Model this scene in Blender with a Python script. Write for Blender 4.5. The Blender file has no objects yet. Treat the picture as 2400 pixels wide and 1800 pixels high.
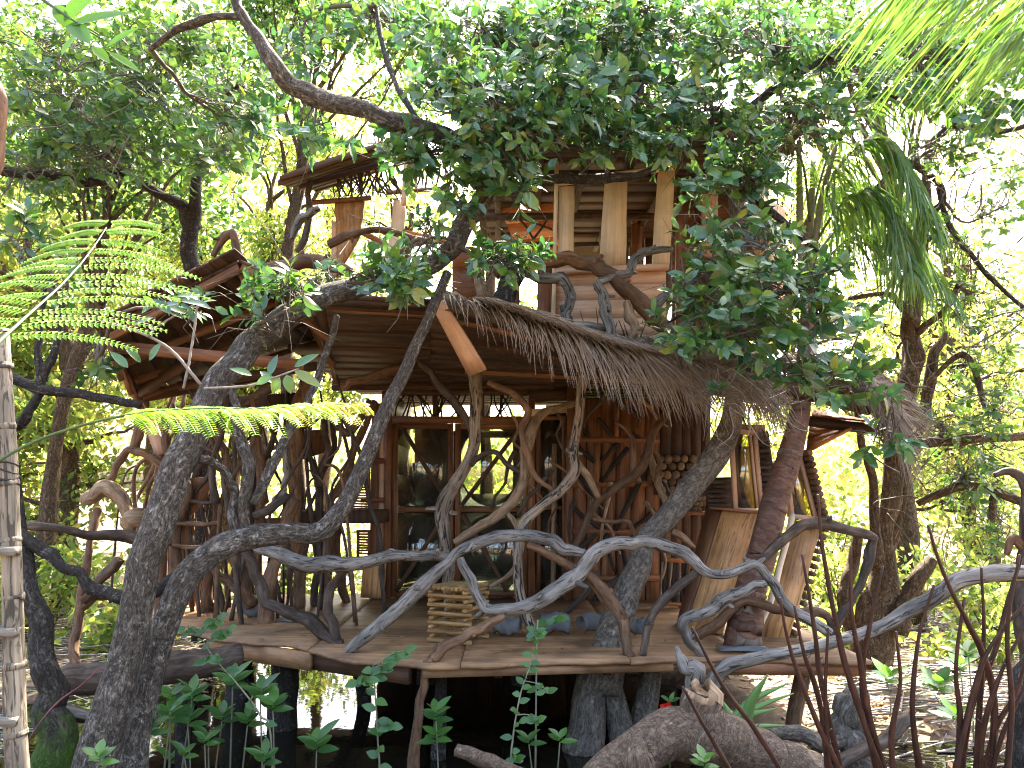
import bpy, math, random
import numpy as np
from mathutils import Vector, Matrix

S = bpy.context.scene
COL = S.collection
RN = random.Random(11)
NR = np.random.default_rng(11)

# ------------------------------------------------------------------ camera
F = 1803.0                                   # focal length in photo pixels (photo 2400 x 1800)
PITCH = math.atan(250.0 / F)
CAM = np.array((0.0, 0.0, 1.95))
cam_d = bpy.data.cameras.new('camera')
cam_d.sensor_width = 36.0
cam_d.lens = 36.0 * F / 2400.0
cam_d.clip_start = 0.05
cam_d.clip_end = 600.0
cam = bpy.data.objects.new('camera', cam_d)
COL.objects.link(cam)
cam.location = CAM
cam.rotation_euler = (math.pi / 2 + PITCH, 0, 0)
S.camera = cam

# ------------------------------------------------------------------ sky, sun, exposure
SUN_AZ = math.radians(20)                    # measured from +Y towards +X (behind the house, to the right)
SUN_EL = math.radians(52)
wd = bpy.data.worlds.new('World')
S.world = wd
wd.use_nodes = True
wn = wd.node_tree
bg = wn.nodes['Background']
sky = wn.nodes.new('ShaderNodeTexSky')
sky.sky_type = 'NISHITA'
sky.sun_disc = False
sky.sun_elevation = SUN_EL
sky.sun_rotation = SUN_AZ
sky.altitude = 0
sky.air_density = 1.0
sky.dust_density = 6.5
sky.ozone_density = 0.6
bg.inputs['Strength'].default_value = 0.125
wn.links.new(sky.outputs[0], bg.inputs['Color'])
sd = bpy.data.lights.new('sun', 'SUN')
sd.energy = 5.0
sd.angle = math.radians(0.5)
sd.color = (1.0, 0.90, 0.72)
sun = bpy.data.objects.new('sun', sd)
COL.objects.link(sun)
sun.location = (8, 20, 25)
to_sun = Vector((math.sin(SUN_AZ) * math.cos(SUN_EL), math.cos(SUN_AZ) * math.cos(SUN_EL), math.sin(SUN_EL)))
sun.rotation_euler = to_sun.to_track_quat('Z', 'Y').to_euler()

S.view_settings.view_transform = 'Standard'
S.view_settings.look = 'None'
S.view_settings.exposure = 3.4
S.view_settings.gamma = 1.0
S.view_settings.use_curve_mapping = False
S.render.engine = 'CYCLES'
cy = S.cycles
cy.use_denoising = True
cy.filter_width = 1.1
cy.denoiser = 'OPENIMAGEDENOISE'
cy.max_bounces = 6
cy.diffuse_bounces = 4
cy.glossy_bounces = 3
cy.transmission_bounces = 4
cy.transparent_max_bounces = 6
cy.sample_clamp_indirect = 6.0
cy.caustics_reflective = False
cy.caustics_refractive = False

# ------------------------------------------------------------------ places
cP, sP = math.cos(PITCH), math.sin(PITCH)
def P(px, py, Y):
    """world point at distance Y seen at photo pixel (px, py)"""
    u = (px - 1200.0) / F
    v = (900.0 - py) / F
    d = np.array((u, cP - v * sP, sP + v * cP))
    return CAM + d * (Y / d[1])
def PZ(px, py, z):
    u = (px - 1200.0) / F
    v = (900.0 - py) / F
    d = np.array((u, cP - v * sP, sP + v * cP))
    return CAM + d * ((z - CAM[2]) / d[2])
def pix_y(z, Y):
    """photo row of a point at height z and distance Y"""
    dz = z - CAM[2]
    return 900.0 - F * (-Y * sP + dz * cP) / (Y * cP + dz * sP)
def WM(px, Y):
    return px * Y / F * 1.0
def nrm(a):
    a = np.asarray(a, float)
    return a / np.maximum(np.linalg.norm(a, axis=-1, keepdims=True), 1e-9)

DECK = 0.75

# ------------------------------------------------------------------ objects
def tag(o, label=None, cat=None, group=None, kind=None):
    if label: o['label'] = label
    if cat: o['category'] = cat
    if group: o['group'] = group
    if kind: o['kind'] = kind
    return o
def thing(name, loc, label, cat, group=None):
    o = bpy.data.objects.new(name, None)
    COL.objects.link(o)
    o.location = Vector([float(c) for c in loc])
    o.empty_display_size = 0.1
    return tag(o, label, cat, group)
def link(o, parent):
    COL.objects.link(o)
    if parent is not None:
        o.parent = parent
        if parent.type == 'EMPTY':
            o.matrix_parent_inverse = Matrix.Translation(-parent.location)
    return o
def mesh_np(name, V, faces, mat, parent=None, smooth=False, wc=None, rnd=None):
    """faces: list of (m,k) int arrays"""
    V = np.asarray(V, np.float32)
    me = bpy.data.meshes.new(name)
    me.vertices.add(len(V))
    me.vertices.foreach_set('co', V.ravel())
    if not isinstance(faces, (list, tuple)): faces = [faces]
    faces = [np.asarray(f, np.int32) for f in faces if len(f)]
    loops = np.concatenate([f.ravel() for f in faces])
    tot = np.concatenate([np.full(len(f), f.shape[1], np.int32) for f in faces])
    st = np.concatenate(([0], np.cumsum(tot)[:-1])).astype(np.int32)
    me.loops.add(len(loops))
    me.loops.foreach_set('vertex_index', loops)
    me.polygons.add(len(tot))
    me.polygons.foreach_set('loop_start', st)
    if smooth:
        me.polygons.foreach_set('use_smooth', np.ones(len(tot), bool))
    me.update(calc_edges=True)
    if wc is not None:
        a = me.attributes.new('wc', 'FLOAT_VECTOR', 'POINT')
        a.data.foreach_set('vector', np.asarray(wc, np.float32).ravel())
    if rnd is not None:
        a = me.attributes.new('rnd', 'FLOAT', 'POINT')
        a.data.foreach_set('value', np.asarray(rnd, np.float32).ravel())
    me.materials.append(mat)
    o = bpy.data.objects.new(name, me)
    return link(o, parent)

# ------------------------------------------------------------------ shapes
def spline(pts, sub):
    pts = np.asarray(pts, float)
    n = len(pts)
    if n == 2:
        t = np.linspace(0, 1, sub + 1)[:, None]
        return pts[0] * (1 - t) + pts[1] * t
    e = np.vstack((2 * pts[0] - pts[1], pts, 2 * pts[-1] - pts[-2]))
    out = []
    for i in range(n - 1):
        p0, p1, p2, p3 = e[i], e[i + 1], e[i + 2], e[i + 3]
        for k in range(sub):
            t = k / sub
            out.append(.5 * ((2 * p1) + (-p0 + p2) * t + (2 * p0 - 5 * p1 + 4 * p2 - p3) * t * t + (-p0 + 3 * p1 - 3 * p2 + p3) * t ** 3))
    out.append(pts[-1])
    return np.array(out)
def tube(pts, rad, seg=10, sub=6, rough=.08, wob=0.0, rng=RN):
    """knobbly limb -> verts, faces, wc"""
    pr = spline(np.column_stack((np.asarray(pts, float), rad)), sub)
    c, r = pr[:, :3].copy(), np.maximum(pr[:, 3], .0012)
    if wob:
        for ax in range(3):
            ph = [rng.uniform(0, 6.28) for _ in range(3)]
            t = np.linspace(0, len(pts) * 1.3, len(c))
            c[:, ax] += wob * (np.sin(t * 2.1 + ph[0]) + .6 * np.sin(t * 4.7 + ph[1])) * np.minimum(1, np.minimum(t, t[-1] - t) * 1.2)
    kn = max(3, len(pts))
    jt = np.array([[rng.gauss(0, 1) for _ in range(3)] for _ in range(kn * 2)])
    ti = np.linspace(0, kn * 2 - 1, len(c))
    js = np.stack([np.interp(ti, np.arange(kn * 2), jt[:, k]) for k in range(3)], -1)
    c += js * (r * rough * 2.2)[:, None] * np.minimum(1, np.minimum(np.arange(len(c)), np.arange(len(c))[::-1]) / 3)[:, None]
    T = nrm(np.gradient(c, axis=0))
    s = np.concatenate(([0], np.cumsum(np.linalg.norm(np.diff(c, axis=0), axis=1))))
    a = np.array((0, 0, 1.)) if abs(T[0][2]) < .9 else np.array((1., 0, 0))
    U = [nrm(np.cross(T[0], a))]
    for i in range(1, len(c)):
        u = U[-1] - T[i] * np.dot(U[-1], T[i])
        U.append(nrm(u))
    U = np.array(U); W = np.cross(T, U)
    th = np.arange(seg) * 2 * math.pi / seg
    A, Sx = np.meshgrid(th, s)
    rr = np.repeat(r[:, None], seg, 1)
    mul = np.ones_like(rr)
    rm = max(float(np.mean(r)), .004)
    for k in range(5):
        m = rng.choice((1, 1, 2, 2, 3)); f = rng.uniform(.6, 3.2) / (rm * 6)
        mul += rough * rng.uniform(.3, .8) * np.sin(m * A + f * Sx + rng.uniform(0, 6.28))
    for k in range(3):
        mul += rough * .8 * np.sin(Sx * rng.uniform(.3, 1.4) / (rm * 5) + rng.uniform(0, 6.28))
    if seg >= 9 and rough > .07:
        for m in (4, 5, 7):
            mul += rough * .14 * np.sin(m * A + rng.uniform(0, 6.28) + Sx * rng.uniform(-6, 6))
        for m in (1, 2, 3, 5):
            mul += rough * .22 * np.sin(m * A + Sx * rng.uniform(4, 10) / (rm * 4) + rng.uniform(0, 6.28))
        for k in range(int(2 + len(c) / 7)):          # knots and swellings
            a0 = rng.uniform(0, 6.28); s0 = rng.uniform(0, s[-1]); w = rm * rng.uniform(.5, 1.1)
            da = np.abs((A - a0 + math.pi) % (2 * math.pi) - math.pi) * rm
            mul += rng.choice((.35, .25, -.22)) * min(1, rough * 9) * np.exp(-(da ** 2 + (Sx - s0) ** 2) / w ** 2)
    rr = rr * mul
    X = c[:, None] + rr[..., None] * (np.cos(A)[..., None] * U[:, None] + np.sin(A)[..., None] * W[:, None])
    n = len(c)
    V = X.reshape(-1, 3)
    wc = np.stack((rm * np.cos(A), rm * np.sin(A), Sx), -1).reshape(-1, 3)
    i0 = (np.arange(n - 1) * seg)[:, None] + np.arange(seg)
    i1 = (np.arange(n - 1) * seg)[:, None] + (np.arange(seg) + 1) % seg
    q = np.stack((i0, i1, i1 + seg, i0 + seg), -1).reshape(-1, 4)
    V = np.vstack((V, c[0] - T[0] * r[0] * .25, c[-1] + T[-1] * r[-1] * .35))
    wc = np.vstack((wc, (0, 0, 0), (0, 0, s[-1])))
    b = n * seg
    k = np.arange(seg)
    t0 = np.stack((np.full(seg, b), (k + 1) % seg, k), -1)
    t1 = np.stack((np.full(seg, b + 1), (n - 1) * seg + k, (n - 1) * seg + (k + 1) % seg), -1)
    return V, [q, np.vstack((t0, t1))], wc
def limb(name, pts, rad, mat, parent, seg=10, sub=6, rough=.08, wob=0., rng=RN):
    V, f, wc = tube(pts, rad, seg, sub, rough, wob, rng)
    return mesh_np(name, V, f, mat, parent, True, wc + np.array((0, 0, rng.uniform(0, 9))))
WS = 1.0
def trace(name, q, mat, parent, seg=10, sub=6, rough=.08, wob=0., w=None):
    """q: (px, py, Y, width_px) along a limb"""
    q = [t if len(t) == 4 else (*t, w) for t in q]
    return limb(name, [P(a, b, c) for a, b, c, d in q], [max(WM(d, c) * .5 * WS, .0015) for a, b, c, d in q], mat, parent, seg, sub, rough, wob)
def merge(parts):
    """[(V, [faces], wc)] -> one"""
    Vs, Ws, fs, off = [], [], {}, 0
    for V, f, wc in parts:
        Vs.append(V); Ws.append(wc)
        for a in f:
            if len(a): fs.setdefault(a.shape[1], []).append(a + off)
        off += len(V)
    return np.vstack(Vs), [np.vstack(v) for v in fs.values()], np.vstack(Ws)
def quad_slab(c, th, nl=4, jit=0.0, warp=0.0, rng=RN):
    """slab on 4 corners (a,b along the length start edge; c,d the far edge): a b = start edge, d c = end edge; thickness th"""
    a, b, cc, d = [np.asarray(x, float) for x in c]
    n = nrm(np.cross(b - a, d - a))
    V, wc = [], []
    wdt = np.linalg.norm(b - a); L = np.linalg.norm((d + cc - a - b) / 2)
    o = rng.uniform(0, 20)
    for i in range(nl + 1):
        t = i / nl
        p = a * (1 - t) + d * t; q = b * (1 - t) + cc * t
        x = nrm(q - p)
        p = p + x * rng.uniform(-jit, jit); q = q + x * rng.uniform(-jit, jit)
        z = n * rng.uniform(-warp, warp)
        for (pt, u) in ((p, 0), (q, wdt)):
            V.append(pt + z + n * th / 2); wc.append((u, th, t * L + o))
            V.append(pt + z - n * th / 2); wc.append((u, 0, t * L + o))
    f = []
    for i in range(nl):
        k = 4 * i
        f += [(k, k + 2, k + 6, k + 4), (k + 1, k + 5, k + 7, k + 3), (k, k + 4, k + 5, k + 1), (k + 2, k + 3, k + 7, k + 6)]
    k = 4 * nl
    f += [(0, 1, 3, 2), (k, k + 2, k + 3, k + 1)]
    return np.array(V), [np.array(f)], np.array(wc)
def slab(name, c, th, mat, parent, nl=4, jit=0., warp=0., rng=RN):
    V, f, wc = quad_slab(c, th, nl, jit, warp, rng)
    return mesh_np(name, V, f, mat, parent, False, wc)
def beam(name, A, B, w, h, mat, parent, up=(0, 0, 1), jit=0.0):
    """squared timber from A to B, w across, h in the up direction"""
    A = np.asarray(A, float); B = np.asarray(B, float)
    t = nrm(B - A)
    x = np.cross(t, up)
    x = nrm(x if np.linalg.norm(x) > 1e-3 else np.cross(t, (0, 1, 0)))
    return slab(name, (A - x * w / 2, A + x * w / 2, B + x * w / 2, B - x * w / 2), h, mat, parent, 3, jit)
def planks(name, c, n, th, mat, parent, gap=.006, jit=.0, proud=.004, nl=3, rng=RN):
    """n planks filling quad c; planks run from edge a-b ... each plank spans a->d / b->c direction, split along a->b"""
    a, b, cc, d = [np.asarray(x, float) for x in c]
    nn = nrm(np.cross(b - a, d - a))
    cut = np.cumsum([rng.uniform(.7, 1.3) for _ in range(n)]); cut = np.concatenate(([0], cut / cut[-1]))
    g = gap / max(np.linalg.norm(b - a), .01)
    out = []
    for i in range(n):
        t0, t1 = cut[i] + g / 2, cut[i + 1] - g / 2
        o = nn * rng.uniform(-proud, proud)
        out.append(slab(name, (a + (b - a) * t0 + o, a + (b - a) * t1 + o, d + (cc - d) * t1 + o, d + (cc - d) * t0 + o), th, mat, parent, nl, jit, proud * .5, rng))
    return out

# leaves: vectorised. template columns: across, along, normal
LT8 = (np.array([(0, 0, 0), (0, .33, 0), (0, .68, -.02), (0, 1, -.10), (-.46, .26, .06), (-.46, .66, .04), (.46, .26, .06), (.46, .66, .04)], float),
       np.array([(0, 1, 4), (0, 6, 1), (1, 2, 5), (1, 5, 4), (1, 6, 7), (1, 7, 2), (2, 3, 5), (2, 7, 3)]))
LT4 = (np.array([(0, 0, 0), (-.5, .45, .08), (0, .5, 0), (.5, .45, .08), (0, 1, -.08)], float),
       np.array([(0, 2, 1), (0, 3, 2), (1, 2, 4), (2, 3, 4)]))
LT2 = (np.array([(0, 0, 0), (-.5, .5, .05), (.5, .5, .05), (0, 1, -.03)], float),
       np.array([(0, 2, 1), (1, 2, 3)]))
def leaf_arrays(pos, ax, up, L, Wd, tpl):
    ax = nrm(ax)
    side = nrm(np.cross(ax, up)); up = np.cross(side, ax)
    T, tri = tpl
    L = np.asarray(L)[:, None, None]; Wd = np.asarray(Wd)[:, None, None]
    V = pos[:, None] + T[None, :, 0:1] * side[:, None] * Wd + T[None, :, 1:2] * ax[:, None] * L + T[None, :, 2:3] * up[:, None] * L
    n, k = len(pos), len(T)
    f = (np.arange(n) * k)[:, None, None] + tri[None]
    return V.reshape(-1, 3), f.reshape(-1, 3), n, k
def leaves(name, pos, ax, up, L, Wd, mat, parent, tpl=LT4, kind='stuff', rnd=None, rng=NR):
    V, f, n, k = leaf_arrays(pos, ax, up, L, Wd, tpl)
    r = rng.random(n) if rnd is None else rnd
    o = mesh_np(name, V, f, mat, parent, False, None, np.repeat(r, k))
    if kind: o['kind'] = kind
    return o
def sticks(A, B, ra, rb, seg=3):
    """many thin straight twigs as one set of arrays"""
    A = np.asarray(A, float); B = np.asarray(B, float); n = len(A)
    ra = np.broadcast_to(ra, n); rb = np.broadcast_to(rb, n)
    T = nrm(B - A)
    U = nrm(np.cross(T, np.where(np.abs(T[:, 2:3]) < .9, np.array((0, 0, 1.)), np.array((1., 0, 0)))))
    W = np.cross(T, U)
    th = np.arange(seg) * 2 * math.pi / seg
    ring = np.cos(th)[None, :, None] * U[:, None] + np.sin(th)[None, :, None] * W[:, None]
    V = np.concatenate((A[:, None] + ring * ra[:, None, None], B[:, None] + ring * rb[:, None, None]), 1)
    i = (np.arange(n) * 2 * seg)[:, None]; k = np.arange(seg)[None]
    k2 = (k + 1) % seg
    f = np.stack((i + k, i + k2, i + seg + k2, i + seg + k), -1).reshape(-1, 4)
    L = np.linalg.norm(B - A, axis=1)
    wc = np.zeros((n, 2 * seg, 3)); wc[:, seg:, 2] = L[:, None]
    wc[:, :, 0] = np.cos(np.tile(th, 2)) * .01; wc[:, :, 1] = np.sin(np.tile(th, 2)) * .01
    wc += NR.random((n, 1, 3)) * 5
    return V.reshape(-1, 3), [f], wc.reshape(-1, 3)
def sphere_dirs(n, rng=NR):
    return nrm(rng.normal(size=(n, 3)))
# ------------------------------------------------------------------ materials
def nodes(name):
    m = bpy.data.materials.new(name)
    m.use_nodes = True
    nt = m.node_tree
    return m, nt, nt.nodes['Principled BSDF'], nt.nodes['Material Output']
def nd(nt, t, **kw):
    n = nt.nodes.new(t)
    for k, v in kw.items(): setattr(n, k, v)
    return n
def ramp(nt, fac, stops):
    r = nd(nt, 'ShaderNodeValToRGB')
    e = r.color_ramp.elements
    while len(e) < len(stops): e.new(.5)
    for el, (p, c) in zip(e, stops):
        el.position = p; el.color = (*c, 1)
    nt.links.new(fac, r.inputs[0])
    return r.outputs[0]
def coords(nt, scale, attr='wc'):
    a = nd(nt, 'ShaderNodeAttribute', attribute_name=attr)
    oi = nd(nt, 'ShaderNodeObjectInfo')
    mu = nd(nt, 'ShaderNodeMath', operation='MULTIPLY'); mu.inputs[1].default_value = 13.7
    nt.links.new(oi.outputs['Random'], mu.inputs[0])
    ad = nd(nt, 'ShaderNodeVectorMath', operation='ADD')
    nt.links.new(a.outputs['Vector'], ad.inputs[0]); nt.links.new(mu.outputs[0], ad.inputs[1])
    mp = nd(nt, 'ShaderNodeVectorMath', operation='MULTIPLY'); mp.inputs[1].default_value = scale
    nt.links.new(ad.outputs[0], mp.inputs[0])
    return mp.outputs[0], oi, ad.outputs[0]
def noise(nt, vec, scale=1, detail=5, rough=.6, dist=0.):
    n = nd(nt, 'ShaderNodeTexNoise')
    n.inputs['Scale'].default_value = scale; n.inputs['Detail'].default_value = detail
    n.inputs['Roughness'].default_value = rough; n.inputs['Distortion'].default_value = dist
    if vec is not None: nt.links.new(vec, n.inputs['Vector'])
    return n.outputs['Fac']
def mixc(nt, fac, a, b, mode='MIX'):
    m = nd(nt, 'ShaderNodeMix', data_type='RGBA', blend_type=mode)
    for s, v in ((m.inputs['Factor'], fac), (m.inputs['A'], a), (m.inputs['B'], b)):
        if isinstance(v, (int, float)): s.default_value = v
        elif isinstance(v, tuple): s.default_value = (*v, 1)
        else: nt.links.new(v, s)
    return m.outputs['Result']
def bump(nt, h, bsdf, strength=.5, dist=.01):
    b = nd(nt, 'ShaderNodeBump'); b.inputs['Strength'].default_value = strength; b.inputs['Distance'].default_value = dist
    nt.links.new(h, b.inputs['Height']); nt.links.new(b.outputs[0], bsdf.inputs['Normal'])
def wood(name, c0, c1, c2, sx=38, sz=2.6, rough=.65, bstr=.35, thr=.0, streak=0., vary=.35, stain=.25):
    m, nt, b, out = nodes(name)
    v, oi, raw = coords(nt, (sx, sx, sz))
    f = noise(nt, v, 1, 6, .62, .6)
    col = ramp(nt, f, ((.28, c0), (.5, c1), (.74, c2)))
    big = noise(nt, raw, 2.2, 3, .6)
    st = ramp(nt, big, ((.35, (1 - stain,) * 3), (.62, (1.12, 1.10, 1.06))))
    col = mixc(nt, 1.0, col, st, 'MULTIPLY')
    if streak:
        v2, _, _ = coords(nt, (34, 34, 4.5))
        sfc = ramp(nt, noise(nt, v2, 1, 3, .7, 1.2), ((.57 - thr, (0, 0, 0)), (.64 - thr, (1, 1, 1))))
        mm = nd(nt, 'ShaderNodeMath', operation='MULTIPLY'); mm.inputs[1].default_value = streak
        nt.links.new(sfc, mm.inputs[0])
        col = mixc(nt, mm.outputs[0], col, (.018, .014, .012))
    vr = nd(nt, 'ShaderNodeMapRange'); vr.inputs[3].default_value = 1 - vary; vr.inputs[4].default_value = 1 + vary
    nt.links.new(oi.outputs['Random'], vr.inputs[0])
    hs = nd(nt, 'ShaderNodeHueSaturation'); nt.links.new(col, hs.inputs['Color']); nt.links.new(vr.outputs[0], hs.inputs['Value'])
    nt.links.new(hs.outputs[0], b.inputs['Base Color'])
    b.inputs['Roughness'].default_value = rough
    b.inputs['Specular IOR Level'].default_value = .3
    bump(nt, f, b, bstr, .006)
    return m
def bark(name, dark, mid, light, lichen, us=22, vs=7, lich=.5, bstr=.9, moss=0.):
    m, nt, b, out = nodes(name)
    v, oi, raw = coords(nt, (us, us, vs))
    n1 = noise(nt, v, 1.0, 4, .62, 1.4)
    n2 = noise(nt, v, 2.6, 5, .68, .8)
    def ridge(n, w0, w1):
        a = nd(nt, 'ShaderNodeMath', operation='SUBTRACT'); a.inputs[1].default_value = .5; nt.links.new(n, a.inputs[0])
        c = nd(nt, 'ShaderNodeMath', operation='ABSOLUTE'); nt.links.new(a.outputs[0], c.inputs[0])
        r = nd(nt, 'ShaderNodeMapRange'); r.inputs[1].default_value = w0; r.inputs[2].default_value = w1; nt.links.new(c.outputs[0], r.inputs[0])
        return r.outputs[0]
    c1, c2 = ridge(n1, .008, .085), ridge(n2, .0, .05)
    ml = nd(nt, 'ShaderNodeMath', operation='MULTIPLY_ADD'); ml.inputs[1].default_value = .45; ml.inputs[2].default_value = .0
    nt.links.new(c2, ml.inputs[0])
    cr = nd(nt, 'ShaderNodeMath', operation='MULTIPLY_ADD'); cr.inputs[1].default_value = .55; nt.links.new(c1, cr.inputs[0]); nt.links.new(ml.outputs[0], cr.inputs[2])
    fine = noise(nt, raw, 34, 6, .72)
    base = ramp(nt, fine, ((.28, dark), (.52, mid), (.76, light)))
    col = mixc(nt, cr.outputs[0], tuple(c * .45 for c in dark), base)
    pl = ramp(nt, noise(nt, raw, 16, 6, .74, .6), ((.64 - .16 * lich, (0, 0, 0)), (.72 - .16 * lich, (1, 1, 1))))
    p2 = nd(nt, 'ShaderNodeMath', operation='MULTIPLY'); nt.links.new(pl, p2.inputs[0]); nt.links.new(cr.outputs[0], p2.inputs[1])
    p3 = nd(nt, 'ShaderNodeMath', operation='MULTIPLY'); nt.links.new(p2.outputs[0], p3.inputs[0]); p3.inputs[1].default_value = .7
    col = mixc(nt, p3.outputs[0], col, lichen)
    if moss:
        g = nd(nt, 'ShaderNodeNewGeometry'); sx = nd(nt, 'ShaderNodeSeparateXYZ'); nt.links.new(g.outputs['Position'], sx.inputs[0])
        n3 = noise(nt, raw, 6, 4, .7)
        s1 = nd(nt, 'ShaderNodeMath', operation='MULTIPLY_ADD'); s1.inputs[1].default_value = 1.1; nt.links.new(n3, s1.inputs[0])
        s1.inputs[2].default_value = moss
        s2 = nd(nt, 'ShaderNodeMath', operation='SUBTRACT'); nt.links.new(s1.outputs[0], s2.inputs[0]); nt.links.new(sx.outputs['Z'], s2.inputs[1])
        mk = ramp(nt, s2.outputs[0], ((.22, (0, 0, 0)), (.42, (1, 1, 1))))
        col = mixc(nt, mk, col, (.06, .11, .015))
    nt.links.new(col, b.inputs['Base Color'])
    b.inputs['Roughness'].default_value = .85
    b.inputs['Specular IOR Level'].default_value = .25
    h = nd(nt, 'ShaderNodeMath', operation='MULTIPLY_ADD'); h.inputs[1].default_value = .5
    nt.links.new(fine, h.inputs[0]); nt.links.new(cr.outputs[0], h.inputs[2])
    bump(nt, h.outputs[0], b, bstr, .022)
    return m
def leafmat(name, cols, trans, tf=.45, rough=.4, spec=.5):
    m, nt, b, out = nodes(name)
    a = nd(nt, 'ShaderNodeAttribute', attribute_name='rnd')
    oi = nd(nt, 'ShaderNodeObjectInfo')
    ad = nd(nt, 'ShaderNodeMath', operation='ADD'); nt.links.new(a.outputs['Fac'], ad.inputs[0]); nt.links.new(oi.outputs['Random'], ad.inputs[1])
    fr = nd(nt, 'ShaderNodeMath', operation='FRACT'); nt.links.new(ad.outputs[0], fr.inputs[0])
    n = len(cols)
    c = ramp(nt, fr.outputs[0], [(i / max(n - 1, 1) if n < 7 else (0, .2, .4, .6, .8, .94, 1.0)[i], cols[i]) for i in range(n)])
    tc = ramp(nt, fr.outputs[0], [(i / max(len(trans) - 1, 1), trans[i]) for i in range(len(trans))])
    nt.links.new(c, b.inputs['Base Color'])
    b.inputs['Roughness'].default_value = rough
    b.inputs['Specular IOR Level'].default_value = spec
    t = nd(nt, 'ShaderNodeBsdfTranslucent'); nt.links.new(tc, t.inputs['Color'])
    mx = nd(nt, 'ShaderNodeMixShader'); mx.inputs[0].default_value = tf
    nt.links.new(b.outputs[0], mx.inputs[1]); nt.links.new(t.outputs[0], mx.inputs[2]); nt.links.new(mx.outputs[0], out.inputs[0])
    return m
def plain(name, c, rough=.6, metal=0., nscale=12, var=.25, bstr=.15):
    m, nt, b, out = nodes(name)
    tc = nd(nt, 'ShaderNodeTexCoord')
    f = noise(nt, tc.outputs['Object'], nscale, 5, .65)
    col = ramp(nt, f, ((.3, tuple(x * (1 - var) for x in c)), (.7, tuple(min(1, x * (1 + var)) for x in c))))
    nt.links.new(col, b.inputs['Base Color'])
    b.inputs['Roughness'].default_value = rough; b.inputs['Metallic'].default_value = metal
    bump(nt, f, b, bstr, .006)
    return m

M = {}
M['bark'] = bark('grey_fissured_bark', (.06, .048, .038), (.18, .15, .12), (.31, .27, .225), (.52, .50, .46), 20, 6.5, .55)
M['bark_moss'] = bark('mossy_bark', (.03, .024, .02), (.085, .07, .055), (.15, .13, .11), (.3, .3, .27), 20, 7, .3, .9, .30)
M['bark_dark'] = bark('dark_branch_bark', (.022, .018, .015), (.06, .05, .042), (.12, .105, .09), (.34, .33, .31), 30, 9, .45, .7)
M['bark_brown'] = bark('warm_brown_bark', (.07, .042, .022), (.19, .122, .065), (.31, .215, .125), (.42, .34, .23), 18, 5, .2, .9)
M['bark_smooth'] = bark('smooth_grey_bark', (.09, .074, .058), (.19, .158, .125), (.29, .25, .205), (.42, .38, .33), 12, 5, .4, .55)
M['drift'] = wood('pale_driftwood', (.085, .072, .062), (.19, .168, .148), (.35, .325, .295), 44, 6.0, .8, 1.0, .03, .9, .10, .5)
M['drift_tan'] = wood('tan_driftwood', (.10, .06, .035), (.26, .17, .10), (.42, .31, .20), 34, 8.0, .72, .6, 0, .55, .18, .3)
M['drift_brown'] = wood('brown_driftwood', (.05, .025, .013), (.15, .08, .042), (.26, .155, .085), 34, 8.0, .72, .6, 0, .45, .25, .35)
M['drift_dark'] = wood('dark_driftwood', (.025, .018, .014), (.07, .048, .035), (.15, .11, .085), 34, 8.0, .75, .6, 0, .5, .2, .35)
M['post_streak'] = wood('black_streaked_post', (.10, .075, .055), (.25, .19, .14), (.42, .34, .26), 30, 3.0, .75, .7, .07, 1.0, .1, .3)
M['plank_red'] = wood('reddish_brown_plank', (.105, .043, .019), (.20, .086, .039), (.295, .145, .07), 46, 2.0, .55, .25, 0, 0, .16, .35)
M['plank_dark'] = wood('dark_roof_board', (.036, .018, .010), (.072, .037, .02), (.118, .066, .038), 40, 2.0, .7, .25, 0, 0, .25, .35)  # dark boards, taken darker still to put under-roof shade into the colour
M['plank_orange'] = wood('bright_orange_board', (.33, .11, .03), (.46, .17, .05), (.56, .24, .08), 40, 2.0, .6, .3, 0, 0, .15, .2)
M['plank_pale'] = wood('pale_sawn_board', (.58, .40, .25), (.72, .54, .37), (.79, .64, .48), 30, 1.4, .6, .25, 0, .0, .10, .18)
M['plank_pink'] = wood('pinkish_plank', (.46, .26, .17), (.60, .375, .26), (.68, .47, .35), 34, 1.8, .6, .2, 0, .12, .05, .18)
M['slab_gold'] = wood('golden_wood_slab', (.24, .105, .036), (.43, .225, .088), (.58, .36, .17), 30, 1.0, .5, .3, .02, .45, .08, .42)
M['deck'] = wood('weathered_deck_sheet', (.15, .074, .034), (.255, .138, .066), (.36, .215, .115), 16, 2.0, .6, .25, 0, .22, .05, .55)
M['black_stick'] = wood('blackened_stick', (.008, .007, .006), (.022, .018, .015), (.05, .042, .035), 40, 3, .7, .6)
M['stick_gold'] = wood('yellow_brown_stick', (.16, .085, .03), (.33, .20, .08), (.47, .32, .15), 40, 4, .6, .5, 0, .35, .2, .3)
M['log_end'] = wood('cut_log_end', (.08, .05, .03), (.14, .092, .058), (.2, .14, .09), 60, 30, .8, .3)
M['bamboo'] = wood('old_bamboo', (.13, .105, .08), (.235, .195, .15), (.34, .29, .23), 60, 2.2, .65, .9, .06, .8, .1, .5)
M['thatch'] = wood('dry_palm_thatch', (.10, .070, .048), (.215, .16, .115), (.36, .285, .215), 60, 4, .7, .2, 0, 0, .1, .2)
M['thatch_base'] = wood('matted_thatch', (.04, .03, .022), (.10, .075, .055), (.18, .14, .11), 60, 20, .9, 1.0)
M['log'] = bark('cut_log_bark', (.075, .05, .035), (.165, .115, .08), (.26, .195, .14), (.36, .31, .26), 20, 16, .35, .5)
M['palm_trunk'] = wood('red_brown_palm_trunk', (.05, .024, .016), (.13, .062, .04), (.23, .13, .09), 12, 30, .7, .6, 0, .25, .1, .35)
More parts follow.
